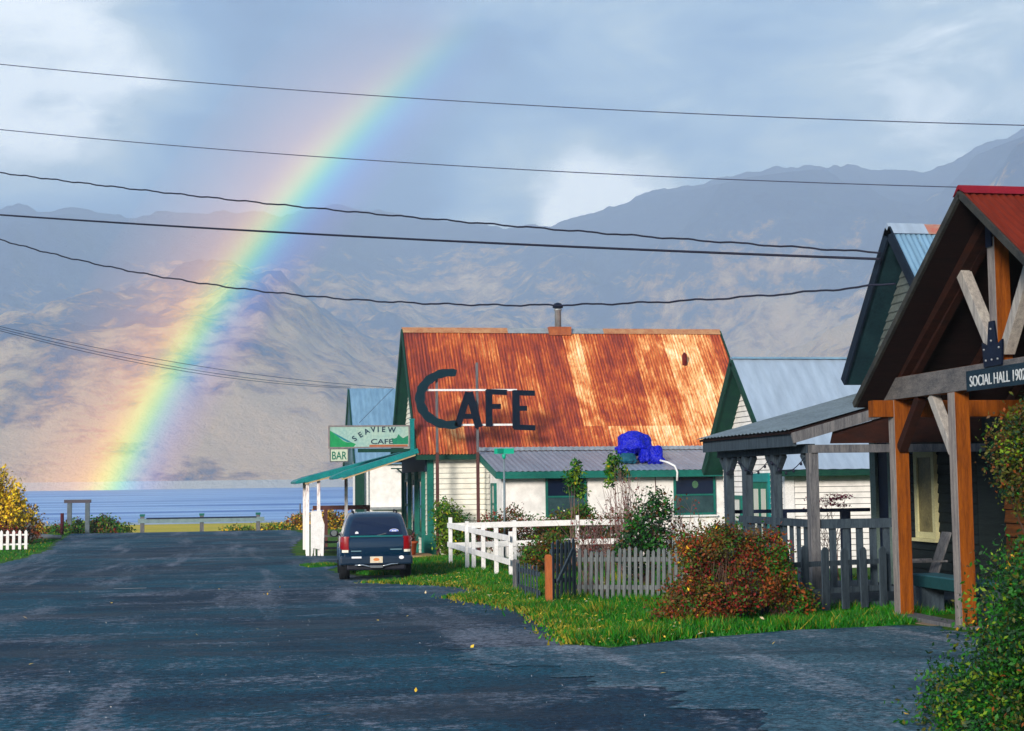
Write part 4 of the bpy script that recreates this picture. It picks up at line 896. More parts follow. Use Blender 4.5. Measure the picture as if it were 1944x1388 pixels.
wire('phone_line', 'lowest of three thin lines running to the far blue roof', (0, 628), 60, (665, 737), 74, (370, 708), .012, wire_thin, 0, (.2, 0), 'thin lines to the far house')
wire('guy_wire', 'short slanting wire in front of the far blue roof', (682, 803), 70, (747, 737), 64, (714, 770), .010, wire_thin, 0)

# ------------------------------------------------------------------ car
def car():
    ox, oy, oz = 3.26, 38.1, gz(39)
    root = empty('parked_car', (ox, oy, oz), 'dark blue green SUV parked nose away beside the cafe verge', 'car')
    root.rotation_euler = (0, 0, 0)
    P = lambda x, y, z: (ox+x, oy+y, oz+z)
    paint = plain('car_paint_teal', (.001, .020, .055), .2, .2, .5, .7)
    dark = plain('black_trim', (.006, .008, .018), .6); rub = M('tyre_rubber', (.012, .014, .018), (.006, .007, .01), 12, .85); chrome = plain('chrome', (.6, .62, .65), .18, .9)
    glass = plain('car_glass', (.004, .010, .035), .06, 0, .7); red = plain('tail_lens', (.22, .002, .006), .2, 0, .6, .6)
    def ring(z, hw, y0, y1, rb, rf_, n=12):
        pts = []
        for cx_, cy_, r, a0 in ((hw-rb, y0+rb, rb, -90), (hw-rf_, y1-rf_, rf_, 0), (-hw+rf_, y1-rf_, rf_, 90), (-hw+rb, y0+rb, rb, 180)):
            for k in range(n): a = R(a0+90*k/(n-1)); pts.append((cx_+r*math.cos(a), cy_+r*math.sin(a), z))
        return pts
    def loft(sl, mat_, name, cap=True):
        b = MB(); n = len(sl[0]); vs = [P(*p) for s_ in sl for p in s_]
        fs = [(j*n+i, j*n+(i+1) % n, (j+1)*n+(i+1) % n, (j+1)*n+i) for j in range(len(sl)-1) for i in range(n)]
        if cap: fs += [tuple(range(n))[::-1], tuple((len(sl)-1)*n+i for i in range(n))]
        b.add(vs, fs, 0, True); o = b.build(name, mat_, root); m_ = o.modifiers.new('e', 'EDGE_SPLIT'); m_.split_angle = R(40); return o
    lower = [ring(.50, .84, .06, 4.65, .10, .25), ring(.60, .885, .02, 4.70, .12, .3), ring(.80, .905, 0, 4.70, .13, .32), ring(.98, .905, .01, 4.66, .14, .34), ring(1.08, .885, .03, 4.6, .15, .34), ring(1.12, .86, .06, 4.5, .15, .34)]
    loft(lower, paint, 'body')
    gh = [ring(1.12, .845, .08, 3.35, .16, .3), ring(1.16, .835, .10, 3.28, .16, .3), ring(1.40, .775, .21, 2.85, .18, .32), ring(1.60, .715, .31, 2.52, .20, .32), ring(1.68, .68, .38, 2.42, .22, .32), ring(1.725, .60, .50, 2.3, .22, .3), ring(1.74, .45, .7, 2.1, .2, .25)]
    loft(gh, paint, 'cabin')
    # rear glass following the raked tailgate
    def rearpt(u, z, off=.014):
        hw = np.interp(z, [1.12, 1.16, 1.4, 1.6, 1.68], [.845, .835, .775, .715, .68]); y0 = np.interp(z, [1.12, 1.16, 1.4, 1.6, 1.68], [.08, .10, .21, .31, .38])
        x = u*(hw-.03); e = max(0, abs(x)-(hw-.17))/.17; return P(x, y0+.17*(1-math.sqrt(max(0, 1-min(e, .999)**2)))-off, z)
    b = MB(); nu = 20; zs = [1.17, 1.2, 1.3, 1.4, 1.5, 1.58, 1.63]; us = [.78, .84, .86, .86, .85, .82, .74]
    vs = [rearpt(us[j]*(-1+2*i/nu), z) for j, z in enumerate(zs) for i in range(nu+1)]
    b.add(vs, [(j*(nu+1)+i, j*(nu+1)+i+1, (j+1)*(nu+1)+i+1, (j+1)*(nu+1)+i) for j in range(len(zs)-1) for i in range(nu)], 0, True); rg = b.build('rear_window', glass, root)
    st = MB(); c = rearpt(-.62, 1.22, .02); st.add([(c[0]+.045*math.cos(a*.5236), c[1], c[2]+.045*math.sin(a*.5236)) for a in range(12)], [tuple(range(12))]); st.build('round_sticker', plain('sticker_white', (.75, .76, .8), .5), rg)
    c = rearpt(.60, 1.27, .02)
    st = MB(); st.add([(c[0]+.115*math.cos(a*.2618), c[1], c[2]+.05*math.sin(a*.2618)) for a in range(24)], [tuple(range(24))], 0)
    st.add([(c[0]+.10*math.cos(a*.2618), c[1]-.003, c[2]+.04*math.sin(a*.2618)) for a in range(24)], [tuple(range(24))], 1)
    for dx in (-.045, .0, .045): st.add([(c[0]+dx-.018, c[1]-.006, c[2]-.018), (c[0]+dx+.012, c[1]-.006, c[2]-.018), (c[0]+dx+.02, c[1]-.006, c[2]+.018), (c[0]+dx-.008, c[1]-.006, c[2]+.018)], [(0, 1, 2, 3)], 0)
    st.build('oval_sticker', [bpy.data.materials['sticker_white'], plain('sticker_blue', (.03, .12, .62), .5)], rg)
    # side glass (left and right)
    for sg in (-1, 1):
        b = MB(); ysl = [(.55, 1.75), (1.85, 2.75)]
        for k, (a, c2) in enumerate(ysl):
            vs = []
            for z, hw in ((1.17, .835), (1.40, .778), (1.58, .722)):
                f = 1 if z < 1.5 else 0; cc = c2-(z-1.17)*(.9 if k else 0); vs += [P(sg*(hw+.006), a, z), P(sg*(hw+.006), cc, z)]
            b.add(vs, [(0, 1, 3, 2), (2, 3, 5, 4)])
        b.build('side_window', glass, root)
    # tail lights
    for sg in (-1, 1):
        b = MB(); xs_ = [(.64, -.005), (.80, .0), (.875, .045), (.915, .13), (.918, .22)]
        vs = [P(sg*x, y-.02, z) for z in (.80, .84, 1.08, 1.14) for x, y in xs_]; n = 5
        vs = [P(sg*(x+(-.015 if z in (.80, 1.14) else .004)), y-.018, z) for z in (.80, .84, 1.08, 1.14) for x, y in [(.70, -.005)]+xs_[1:]]
        b.add(vs, [(j*n+i, j*n+i+1, (j+1)*n+i+1, (j+1)*n+i) for j in range(3) for i in range(n-1)], 0, True); tl = b.build('tail_light', red, root)
        b = MB(); b.add([P(sg*x, y-.024, z) for z in (.735, .80) for x, y in ((.71, -.005), (.80, .0), (.872, .045))], [(0, 1, 4, 3), (1, 2, 5, 4)]); b.build('reverse_lamp', plain('lamp_white', (.7, .68, .6), .3), tl)
    b = MB(); b.box(ox-.93, ox+.93, oy-.12, oy+.18, oz+.42, oz+.64); b.build('rear_bumper', plain('bumper_dark', (.006, .02, .045), .4), root, .05)
    b = MB(); b.box(ox-.75, ox+.75, oy-.05, oy+.2, oz+.28, oz+.42); b.build('underbody', dark, root, .04)
    b = MB(); b.box(ox-.16, ox+.16, oy-.135, oy-.121, oz+.47, oz+.63); pl = b.build('number_plate', M('plate_white', (.68, .64, .55), (.55, .45, .3), 20, .5, bump=0), root)
    b = MB(); b.add([(ox+.08*math.cos(a*.5236), oy-.138, oz+.555+.04*math.sin(a*.5236)) for a in range(12)], [tuple(range(12))]); b.build('plate_mark', plain('plate_orange', (.6, .2, .05), .5), pl)
    b = MB(); b.tube([P(-.55, -.15, .415), P(-.35, -.15, .42), P(-.2, -.15, .385), P(-.16, -.15, .38)], .018, 8); b.tube([P(.55, -.15, .44), P(.38, -.15, .435), P(.2, -.15, .395), P(.16, -.15, .385)], .018, 8); b.box(ox-.16, ox+.16, oy-.17, oy-.13, oz+.345, oz+.405); b.build('tow_bar', chrome, root)
    b = MB(); b.box(ox-.63, ox-.38, oy-.128, oy-.121, oz+.59, oz+.635); b.build('bumper_sticker', bpy.data.materials['sticker_white'], root)
    b = MB(); c = P(.64, -.128, .60); b.add([(c[0]+.065*math.cos(a*.5236), c[1], c[2]+.045*math.sin(a*.5236)) for a in range(12)], [tuple(range(12))[::-1]]); b.build('oval_badge', bpy.data.materials['sticker_white'], root)
    b = MB(); b.box(ox-.64, ox-.38, oy-.010, oy-.002, oz+.755, oz+.78); b.box(ox+.36, ox+.66, oy-.010, oy-.002, oz+.79, oz+.815); b.build('badge', plain('badge_silver', (.12, .22, .26), .4), root)
    b = MB(); b.box(ox-.66, ox+.68, oy+.018, oy+.03, oz+1.125, oz+1.16); b.build('tailgate_trim', plain('trim_teal', (.01, .16, .17), .3, .3), root)
    b = MB(); b.beam(P(.02, .06, 1.155), P(.26, .075, 1.21), .02, .02); b.build('rear_wiper', chrome, root)
    for sg in (-1, 1):
        b = MB(); b.tube([P(sg*.56, .6, 1.77), P(sg*.57, 2.1, 1.78)], .018, 8); b.box(ox+sg*.56-.02, ox+sg*.56+.02, oy+.65, oy+.72, oz+1.7, oz+1.77); b.box(ox+sg*.56-.02, ox+sg*.56+.02, oy+1.9, oy+1.97, oz+1.7, oz+1.77); b.build('roof_rack', dark, root)
        b = MB(); b.lathe(P(sg*1.03, 3.0, 1.13), [(.02, -.09), (.10, -.06), (.12, 0), (.10, .06), (.02, .09)], 14); b.beam(P(sg*.86, 3.0, 1.1), P(sg*.98, 3.0, 1.1), .05, .05); mr = b.build('side_mirror', dark, root)
        b = MB(); b.add([P(sg*1.03+.085*math.cos(a*.5236), 2.875, 1.14+.08*math.sin(a*.5236)) for a in range(12)], [tuple(range(12))]); b.build('mirror_glass', plain('mirror', (.75, .78, .75), .05, .9), mr)
        for yy in (.85, 3.65):
            w = MB(); n = 28; x0 = ox+sg*.93; x1 = ox+sg*.66
            prof = [(x1, .30), (x1, .36), (x0-sg*.03, .37), (x0, .33), (x0, .22)]
            vs = [(x, oy+yy+r_*math.cos(2*math.pi*k/n), oz+.37+r_*math.sin(2*math.pi*k/n)) for x, r_ in prof for k in range(n)]
            w.add(vs, [(j*n+k, j*n+(k+1) % n, (j+1)*n+(k+1) % n, (j+1)*n+k) for j in range(4) for k in range(n)]+[tuple(range(n))], 0, True); wl = w.build('wheel', rub, root)
            w = MB(); w.tube([(x0-sg*.05, oy+yy, oz+.37), (x0-sg*.01, oy+yy, oz+.37)], .22, 20); w.build('rim', plain('rim_alloy', (.25, .27, .3), .35, .7), wl)
            w = MB(); vs = []
            for k in range(13):
                a = math.pi*k/12; vs += [(ox+sg*.915, oy+yy+.42*math.cos(a), oz+.40+.42*math.sin(a)*.95), (ox+sg*.94, oy+yy+.47*math.cos(a), oz+.40+.47*math.sin(a)*.95), (ox+sg*.90, oy+yy+.50*math.cos(a), oz+.40+.50*math.sin(a)*.95)]
            w.add(vs, [(3*i, 3*i+1, 3*i+4, 3*i+3) for i in range(12)]+[(3*i+1, 3*i+2, 3*i+5, 3*i+4) for i in range(12)], 0, True); w.build('wheel_arch', paint, root)
    for o in list(root.children):
        pass
    root.rotation_euler[2] = R(-2.5)
    return root
car()

# ------------------------------------------------------------------ vegetation
def leaves_mesh(pts, size, nm, weights, flat=0.):
    n = len(pts); nrm = rng.normal(size=(n, 3)); nrm[:, 2] += flat; nrm /= np.linalg.norm(nrm, axis=1)[:, None]
    a = np.cross(nrm, rng.normal(size=(n, 3))); a /= np.linalg.norm(a, axis=1)[:, None]; b = np.cross(nrm, a)
    s = (size*rng.uniform(.6, 1.4, n))[:, None]
    v = np.stack([pts-a*s, pts+b*s*.5+nrm*s*.1, pts+a*s, pts-b*s*.5+nrm*s*.1], 1).reshape(-1, 3)
    f = np.arange(4*n).reshape(-1, 4); mi = rng.choice(nm, n, p=np.array(weights)/sum(weights)); return v, f, mi
def np_mesh(name, v, f, mi, mats, parent=None, origin=(0, 0, 0)):
    off = np.array(parent['_o'] if parent else origin, float); me = bpy.data.meshes.new(name); k = f.shape[1]
    me.vertices.add(len(v)); me.vertices.foreach_set('co', (v-off).astype(np.float32).ravel())
    me.loops.add(f.size); me.loops.foreach_set('vertex_index', f.astype(np.int32).ravel())
    me.polygons.add(len(f)); me.polygons.foreach_set('loop_start', (np.arange(len(f))*k).astype(np.int32)); me.polygons.foreach_set('loop_total', np.full(len(f), k, np.int32))
    for m in mats: me.materials.append(m)
    me.polygons.foreach_set('material_index', mi.astype(np.int32)); me.update(calc_edges=True); me.validate()
    o = bpy.data.objects.new(name, me); COL.objects.link(o)
    if parent: o.parent = parent; o['_o'] = parent['_o']
    else: o.location = off; o['_o'] = tuple(float(q) for q in off)
    return o
def shrub(name, label, cat, blobs, nleaf, size, mats, weights, base, nstem=14, clump=.16, srad=.012, stem=None, per=28, group=None, zone=None):
    root = empty(name, (base[0], base[1], gz(base[1])), label, cat, group)
    nb = len(blobs); vol = np.array([b[3]*b[4]*b[5] for b in blobs]); cc = []
    ncl = max(12, nleaf//per)
    for _ in range(ncl):
        b = blobs[rng.choice(nb, p=vol/vol.sum())]; d = rng.normal(size=3); d /= np.linalg.norm(d); r_ = rng.uniform(.15, 1)**.45*rng.uniform(.8, 1.12)*((1+rng.uniform(.03, .15)/b[3]) if rng.uniform() < .16 else 1)
        cc.append([b[0]+b[3]*d[0]*r_, b[1]+b[4]*d[1]*r_, b[2]+b[5]*d[2]*r_])
    cc = np.array(cc); g0 = gz(base[1]); cc[:, 2] = np.maximum(cc[:, 2], g0+.05)
    clw = rng.dirichlet(np.ones(len(weights))*1.2*np.array(weights)/max(weights)+.05, ncl)
    idx = rng.integers(0, ncl, nleaf); pts = cc[idx]+rng.normal(size=(nleaf, 3))*clump
    pts[:, 2] = np.maximum(pts[:, 2], g0+.03)
    v, f, mi = leaves_mesh(pts, size, len(mats), weights, .3)
    u = rng.uniform(size=nleaf); cw = np.cumsum(clw, 1)[idx]; mi = np.minimum((u[:, None] > cw).sum(1), len(mats)-1)
    if zone is not None: mi = zone(pts, mi)
    np_mesh('foliage', v, f, mi, mats, root)
    s = MB()
    for k in rng.integers(0, ncl, nstem):
        e = Vector(cc[k]); b0 = Vector((base[0]+random.uniform(-.15, .15), base[1]+random.uniform(-.15, .15), g0-.03)); md = b0.lerp(e, .5)+Vector((random.uniform(-.1, .1), random.uniform(-.1, .1), .12))
        s.tube([b0, md, e], [srad*1.6, srad*1.1, srad*.4], 5)
    s.build('stems', stem or bark, root); return root

shrub('rust_shrub', 'large rusty red and gold shrub in front of the grey picket fence', 'shrub',
      [(6.1, 20.4, -.12, .48, .5, .32), (6.5, 20.7, .38, .38, .5, .38), (7.0, 20.9, .52, .42, .5, .36), (7.5, 21.0, .58, .26, .4, .24), (6.5, 20.3, -.2, .55, .4, .30), (7.15, 20.6, .0, .42, .4, .40), (7.45, 20.9, .1, .22, .3, .35), (6.75, 20.8, .78, .22, .3, .22), (7.3, 20.9, .86, .14, .2, .18), (6.35, 20.7, .72, .12, .2, .16), (5.82, 20.3, -.05, .25, .3, .16), (6.15, 20.6, .35, .18, .25, .2)], 21000, .026,
      [Lrust, Lred, Lbr, Lgold, Lol, Lg], [3.2, 2.2, 3, .08, 3.0, 1.6], (6.7, 20.6), 260, .080, .006, per=150)
shrub('hedge', 'big green foreground hedge at the right edge with orange tinged lower leaves', 'hedge',
      [(6.15, 10.2, -.12, 1.2, 1.1, .45), (6.4, 10.2, .38, 1.12, 1.1, .48), (6.75, 10.3, .82, 1.12, 1.1, .42), (7.2, 10.4, 1.2, 1.15, 1, .4), (5.15, 9.9, -.22, .3, .4, .22), (5.5, 10, .3, .25, .4, .3), (5.7, 10, .75, .25, .4, .25)], 125000, .021,
      [Ldk, Lg, Lol, Ly, Lrust, Lgold], [4.5, 5, 1.2, .9, 0.02, 0.01], (6.4, 10.2), 60, .085, .012, per=45,
      zone=lambda p, m: np.where((p[:, 1] < 9.7) & (p[:, 2] < .30+.2*np.sin(p[:, 0]*9)) & (p[:, 0] > 5.05) & (rng.uniform(size=len(p)) < .38), np.where(rng.uniform(size=len(p)) < .12, 4, 2), np.where((m > 3) & (rng.uniform(size=len(p)) < .93), 0, m)))
shrub('climbing_shrub', 'tall olive and brown leaved shrub against the social hall plank wall', 'shrub',
      [(9.05, 15.6, 1.95, .62, .6, .48), (8.95, 15.5, 1.55, .48, .5, .38)], 20000, .026, [Lol, Lbr, Ldk, Ly, Lrust], [4, 2, 3, 1.2, .6], (9.5, 15.6), 40, .08, .014)
shrub('green_shrub', 'round yellow green bush against the cafe corner wall', 'shrub',
      [(7.05, 51.9, -.1, .55, .5, .95), (7.3, 51.8, -.35, .5, .45, .65), (6.8, 51.8, .5, .3, .4, .55)], 7000, .055, [Lg, Ly, Lol, Lyel], [4, 4, 1, .08], (7.0, 51.8), 14, .12)
shrub('dark_shrub', 'dense dark green shrub behind the grey picket fence', 'shrub',
      [(8.3, 30.2, .45, .5, .5, .7), (8.1, 30.2, .1, .5, .5, .5), (8.5, 30.2, .95, .3, .35, .35)], 5000, .045, [Ldk, Lg, Lbr, Lw], [6, 3, 1.5, .25], (8.3, 30.2), 30, .10)
shrub('dark_shrub', 'low olive bush between the dark shrub and the shed porch', 'shrub',
      [(9.2, 28.6, .2, .7, .5, .45), (9.9, 29.2, .3, .5, .5, .4), (8.7, 28, .05, .5, .4, .4)], 5000, .045, [Lol, Lg, Lbr, Lw, Ly], [4, 2.5, 3, .35, 1], (9.3, 28.6), 30, .10)
shrub('loose_shrub', 'low green and orange shrub spilling between the rusty shrub and the wide pickets', 'shrub',
      [(7.75, 20.95, .05, .22, .3, .35), (7.95, 20.9, -.25, .28, .3, .2), (7.6, 20.7, .45, .16, .25, .2)], 5200, .028, [Lg, Lrust, Lol, Ly, Lred], [3, 2.2, 2.2, 1, 1], (7.75, 20.9), 40, .08, .007, per=90)
# low autumn border behind the white fence
shrub('border_shrub', 'low red and green border of shrubs behind the white fence', 'shrub',
      [(7.6+i*.75, 46.4, .02+.14*math.sin(i*2.3), .5, .35, .5+.1*math.sin(i*1.7)) for i in range(8)], 13000, .045, [Lred, Lol, Lbr, Lg, Lw, Lrust], [2.2, 2.5, 2.2, 2.4, .3, 1.8], (10, 46.4), 50, .13)
shrub('border_shrub', 'brown green bush between the white fence and the leaning dark pickets', 'shrub',
      [(7.35, 38, -.4, .35, .4, .4), (7.7, 38, -.1, .28, .4, .35), (8.05, 38, -.35, .35, .4, .45)], 5000, .045, [Lol, Lg, Lbr, Lrust, Ly], [3, 3, 2, 1.2, 1.5], (7.7, 38.), 24, .11)
shrub('border_shrub', 'green bush growing through the white fence below the left window', 'shrub',
      [(10.1, 46.4, .05, .55, .4, .5), (10.6, 46.5, .4, .3, .4, .4), (9.5, 46.3, -.1, .5, .4, .4)], 4200, .055, [Lg, Ly, Lol, Lbr], [3, 2, 2, 1], (10.1, 46.4), 20, .12)
# tall leafy saplings
def sapling(name, label, base, top, blobs, n):
    r_ = shrub(name, label, 'sapling', blobs, n, .055, [Lg, Ly, Ldk, Lyel], [4, 3, 1, .04], base, 6, .07, .008, twig); return r_
pT = aty(1092, 900, 41.)
sapling('sapling', 'leafy green sapling in front of the left lean-to window', (pT.x-.05, 41), None, [(pT.x, 41, pT.z, .17, .2, .28), (pT.x+.08, 41, pT.z-.45, .22, .2, .3), (pT.x-.15, 41, pT.z-.2, .18, .2, .2)], 900)
pT = aty(1170, 888, 36.)
sapling('sapling', 'tall thin sapling with yellow green top rising before the lean-to eave', (pT.x-.05, 36), None, [(pT.x-.1, 36, pT.z+.12, .13, .2, .2), (pT.x+.15, 36, pT.z-.08, .3, .2, .1), (pT.x-.12, 36, pT.z-.2, .1, .2, .15)], 520)
# bare twiggy shrub
def twigs(name, label, base, h, spread, n, mat_, leaf=0):
    root = empty(name, (base[0], base[1], gz(base[1])), label, 'shrub'); s = MB(); g0 = gz(base[1]); tips = []
    for k in range(n):
        a = random.uniform(0, 6.28); r_ = random.uniform(.1, 1)*spread; hh = h*random.uniform(.6, 1); b0 = Vector((base[0]+random.uniform(-.3, .3), base[1]+random.uniform(-.2, .2), g0))
        e = Vector((base[0]+r_*math.cos(a), base[1]+.4*r_*math.sin(a), g0+hh)); md = b0.lerp(e, .5)+Vector((random.uniform(-.12, .12), 0, .1)); s.tube([b0, md, e], [.011, .008, .003], 5)
        for q in range(4):
            u = random.uniform(.4, .9); st_ = md.lerp(e, u*2-1) if u > .5 else b0.lerp(md, u*2); f = st_+Vector((random.uniform(-.3, .3), random.uniform(-.2, .2), random.uniform(.15, .4))); s.tube([st_, f], [.005, .002], 4); tips.append(f)
    s.build('stems', mat_, root)
    if leaf:
        pts = np.array([tips[i % len(tips)] for i in range(leaf)])+rng.normal(size=(leaf, 3))*.05
        v, f, mi = leaves_mesh(pts, .035, 3, [3, 2, 1]); np_mesh('foliage', v, f, mi, [Lred, Lbr, Lg], root)
twigs('bare_shrub', 'bare twiggy shrub against the white lean-to wall', (8.9, 34.), 2.75, 1.05, 46, twig, 160)
twigs('bare_shrub', 'leafless brown stalks standing among the grey pickets', (6.6, 28.2), 1.55, .55, 30, twig, 120)
twigs('bare_shrub', 'thin bare stalks beside the shed porch corner post', (9.1, 30.6), 2.05, .6, 22, twig, 260)
# umbel plant by the porch rail
twigs('umbel_plant', 'pink headed umbel plant beyond the shed porch rail', (12.0, 29.5), 1.95, .5, 14, twig, 0)
o = bpy.data.objects['umbel_plant']; pts = []
for k in range(9):
    c = np.array([12.0+random.uniform(-.45, .45), 29.5+random.uniform(-.2, .2), gz(29.5)+random.uniform(1.6, 1.9)]); d = rng.normal(size=(60, 3))*np.array([.10, .10, .018]); pts.append(c+d)
pts = np.concatenate(pts); v, f, mi = leaves_mesh(pts, .03, 2, [6, 1], 2); np_mesh('flower_heads', v, f, mi, [Lpink, Lbr], o)
# pot heather
b = bpy.data.objects['plant_pot']; pts = rng.normal(size=(500, 3))*np.array([.11, .11, .10])+np.array([5.62, 51.6, gz(51.6)+.68]); v, f, mi = leaves_mesh(pts, .035, 2, [2, 2]); np_mesh('foliage', v, f, mi, [Ldk, Lred], b)
# willow at left
def willow():
    base = (-11.9, 74.); root = empty('willow_bush', (base[0], base[1], gz(74)), 'tall golden yellow willow bush at the left edge near the shore', 'bush'); s = MB(); pts = []; g0 = gz(74)
    for k in range(150):
        a = random.uniform(-1.2, 1.2); h = random.uniform(2.0, 4.0)*(1-.45*max(0, a)); b0 = Vector((base[0]+random.uniform(-1.2, .9), base[1]+random.uniform(-.8, .8), g0)); e = b0+Vector((a*.95, random.uniform(-.5, .5), h))
        md = b0.lerp(e, .5)+Vector((-a*.1, 0, .1)); s.tube([b0, md, e], [.03, .02, .006], 5)
        for q in range(80): u = random.uniform(.35, 1.02); p = md.lerp(e, u*2-1) if u > .5 else b0.lerp(md, u*2); pts.append(p+Vector((random.gauss(0, .10), random.gauss(0, .1), random.gauss(0, .1))))
    s.build('stems', M('willow_stem', (.22, .09, .03), (.12, .05, .02), 4), root)
    v, f, mi = leaves_mesh(np.array(pts), .085, 4, [5, 7, 1, .3]); np_mesh('foliage', v, f, mi, [Lgold, Lyel, Lol, Lbr], root)
willow()
shrub('brown_shrub', 'dark red brown undergrowth shrub below the willow', 'shrub', [(-12.2, 73, -.65, 1.6, .8, .4), (-10.6, 74, -.65, .8, .6, .35), (-13.5, 73, -.6, 1.2, .8, .45)], 6000, .08, [Lbr, Lred, Lrust, Lol], [4, 2, 2, 1], (-12.2, 73), 20, .16)
shrub('brown_shrub', 'sparse tan twigs bush between the willow and the red post', 'shrub', [(-12.2, 84, -.1, 1.1, .6, .75), (-11.6, 84, -.6, .8, .5, .4)], 2600, .07, [Lgold, Lbr, Lol], [2, 3, 1], (-12.2, 84), 60, .18)
# dune grass shrubs by the shore
sx = [aty(q, 995, 92.).x for q in (112, 150, 190, 218)]
shrub('shore_bush', 'green and reddish low bush behind the timber arch', 'bush', [(sx[0], 91.5, -1.0, .9, .6, .25), (sx[1], 94, -.95, 1.3, .6, .42), (sx[2], 94, -.85, 1.1, .6, .48), (sx[3], 93.5, -1.1, .9, .6, .3)], 9000, .085, [Lg, Ly, Lrust, Lol, Lred], [5, 3, .8, 2, .6], (sx[1], 94), 10, .16)
shrub('shore_bush', 'yellow green beach grass clump at the right end of the barrier', 'bush', [(2.2, 97, -1.35, 1.5, .7, .35), (4.0, 96, -1.25, 1.2, .7, .4), (-.6, 97, -1.5, 1., .6, .22)], 6000, .085, [Ly, Lol, Lgold, Lg], [4, 2, 2, 2], (2.5, 97), 10, .16)
shrub('shore_bush', 'reddish dry shrubs behind the deck railing', 'bush', [(5.0, 92, -.6, 1.3, .6, .6), (3.6, 92, -.7, 1., .6, .5)], 3500, .08, [Lgold, Lrust, Lol, Lg], [2, 2, 2, 1], (4.4, 92), 20, .16)

# grass blades
VERGE = [(2.9, 36.6), (4.6, 38.3), (4.5, 40.2), (3.2, 41), (2.6, 44), (3.2, 47), (5.2, 48.8), (5.6, 50.6), (8.3, 51.5), (8.4, 49), (14, 48), (14, 30), (12, 27.8), (9, 27.6), (8.8, 22.5), (12, 22.4), (11.5, 21.3), (9.6, 20.6), (9.2, 19.4), (8.75, 19.2), (7.1, 18.9), (5.4, 18.1), (4.4, 17.4), (3.95, 17.9), (4.35, 20.5), (4.55, 23.7), (4.45, 26), (3.95, 28.8), (5.05, 30.5), (4.95, 33), (3.65, 35.5)]
LLAWN = [(-30, 45), (-13.2, 45), (-8.8, 52), (-8.4, 58), (-8.5, 66), (-9.4, 76), (-10.4, 91), (-30, 91)]
SMALL = [(1.9, 45.6), (2.4, 46.2), (3.2, 47.5), (2.6, 48.5), (1.6, 47.5)]
def grass(name, poly, n, h, mats, w, yb=None, wd=.012):
    P_ = np.array(poly); x = rng.uniform(P_[:, 0].min(), P_[:, 0].max(), n*3); y = rng.uniform(P_[:, 1].min(), P_[:, 1].max(), n*3)
    keep = rng.uniform(size=len(x)) < np.clip((24/np.maximum(y, 1))**1.3, 0, 1) if yb else np.ones(len(x), bool)
    k = pip(x, y, poly) & keep; x, y = x[k], y[k]; n = len(x)
    z = np.interp(y, GX, GV)
    cl = np.array([noise.noise(Vector((a*.9, b*.9, 0))) for a, b in zip(x, y)]); cl2 = np.array([noise.noise(Vector((a*2.7, b*2.7, 5))) for a, b in zip(x, y)])
    hh = h*rng.uniform(.4, 1.4, n)*(1+1.3*cl+1.1*cl2); hh = np.maximum(hh, .02); a = rng.uniform(0, 6.28, n); dx = np.cos(a)*wd*np.maximum(1, y/28); dy = np.sin(a)*wd*np.maximum(1, y/28); lx = rng.normal(size=n)*hh*.45; ly = rng.normal(size=n)*hh*.45
    v = np.stack([np.stack([x-dx, y-dy, z-.01], 1), np.stack([x+dx, y+dy, z-.01], 1), np.stack([x+lx, y+ly, z+hh], 1)], 1).reshape(-1, 3); f = np.arange(3*n).reshape(-1, 3)
    dry = (cl2*.6+cl*.4+rng.normal(size=n)*.22)
    mi = np.where(dry > .55, 2, np.where(dry > .12, 1, 0)); mi = np.where(rng.uniform(size=n) < .05, 2, mi)
    return v, f, mi
parts = [grass('v', VERGE, 190000, .085, None, None, True), grass('l', LLAWN, 26000, .05, None, None), grass('s', SMALL, 2500, .06, None, None)]
# dry, trodden fringe along the road edge
edge = [(3.95, 17.9), (4.35, 20.5), (4.55, 23.7), (4.45, 26), (3.95, 28.8), (5.05, 30.5), (4.95, 33), (3.65, 35.5), (2.9, 36.6)]
ep = []
for a, b in zip(edge[:-1], edge[1:]):
    L = math.dist(a, b)
    for _ in range(int(L*500)):
        u = random.random(); ep.append((a[0]+(b[0]-a[0])*u+random.gauss(.18, .22), a[1]+(b[1]-a[1])*u+random.gauss(0, .2)))
ep = np.array(ep); n = len(ep); hh = rng.uniform(.03, .09, n); z = np.interp(ep[:, 1], GX, GV)+.012; a = rng.uniform(0, 6.28, n)
v = np.stack([np.stack([ep[:, 0]-np.cos(a)*.02, ep[:, 1]-np.sin(a)*.02, z-.01], 1), np.stack([ep[:, 0]+np.cos(a)*.02, ep[:, 1]+np.sin(a)*.02, z-.01], 1), np.stack([ep[:, 0]+rng.normal(size=n)*.05, ep[:, 1]+rng.normal(size=n)*.05, z+hh], 1)], 1).reshape(-1, 3)
parts.append((v, np.arange(3*n).reshape(-1, 3), rng.choice(3, n, p=[.15, .35, .5])))
V = np.concatenate([p[0] for p in parts]); Fs = []; k = 0
for p in parts: Fs.append(p[1]+k); k += len(p[0])
tag(np_mesh('grass', V, np.concatenate(Fs), np.concatenate([p[2] for p in parts]), [blade_a, blade_b, blade_c]), kind='stuff')
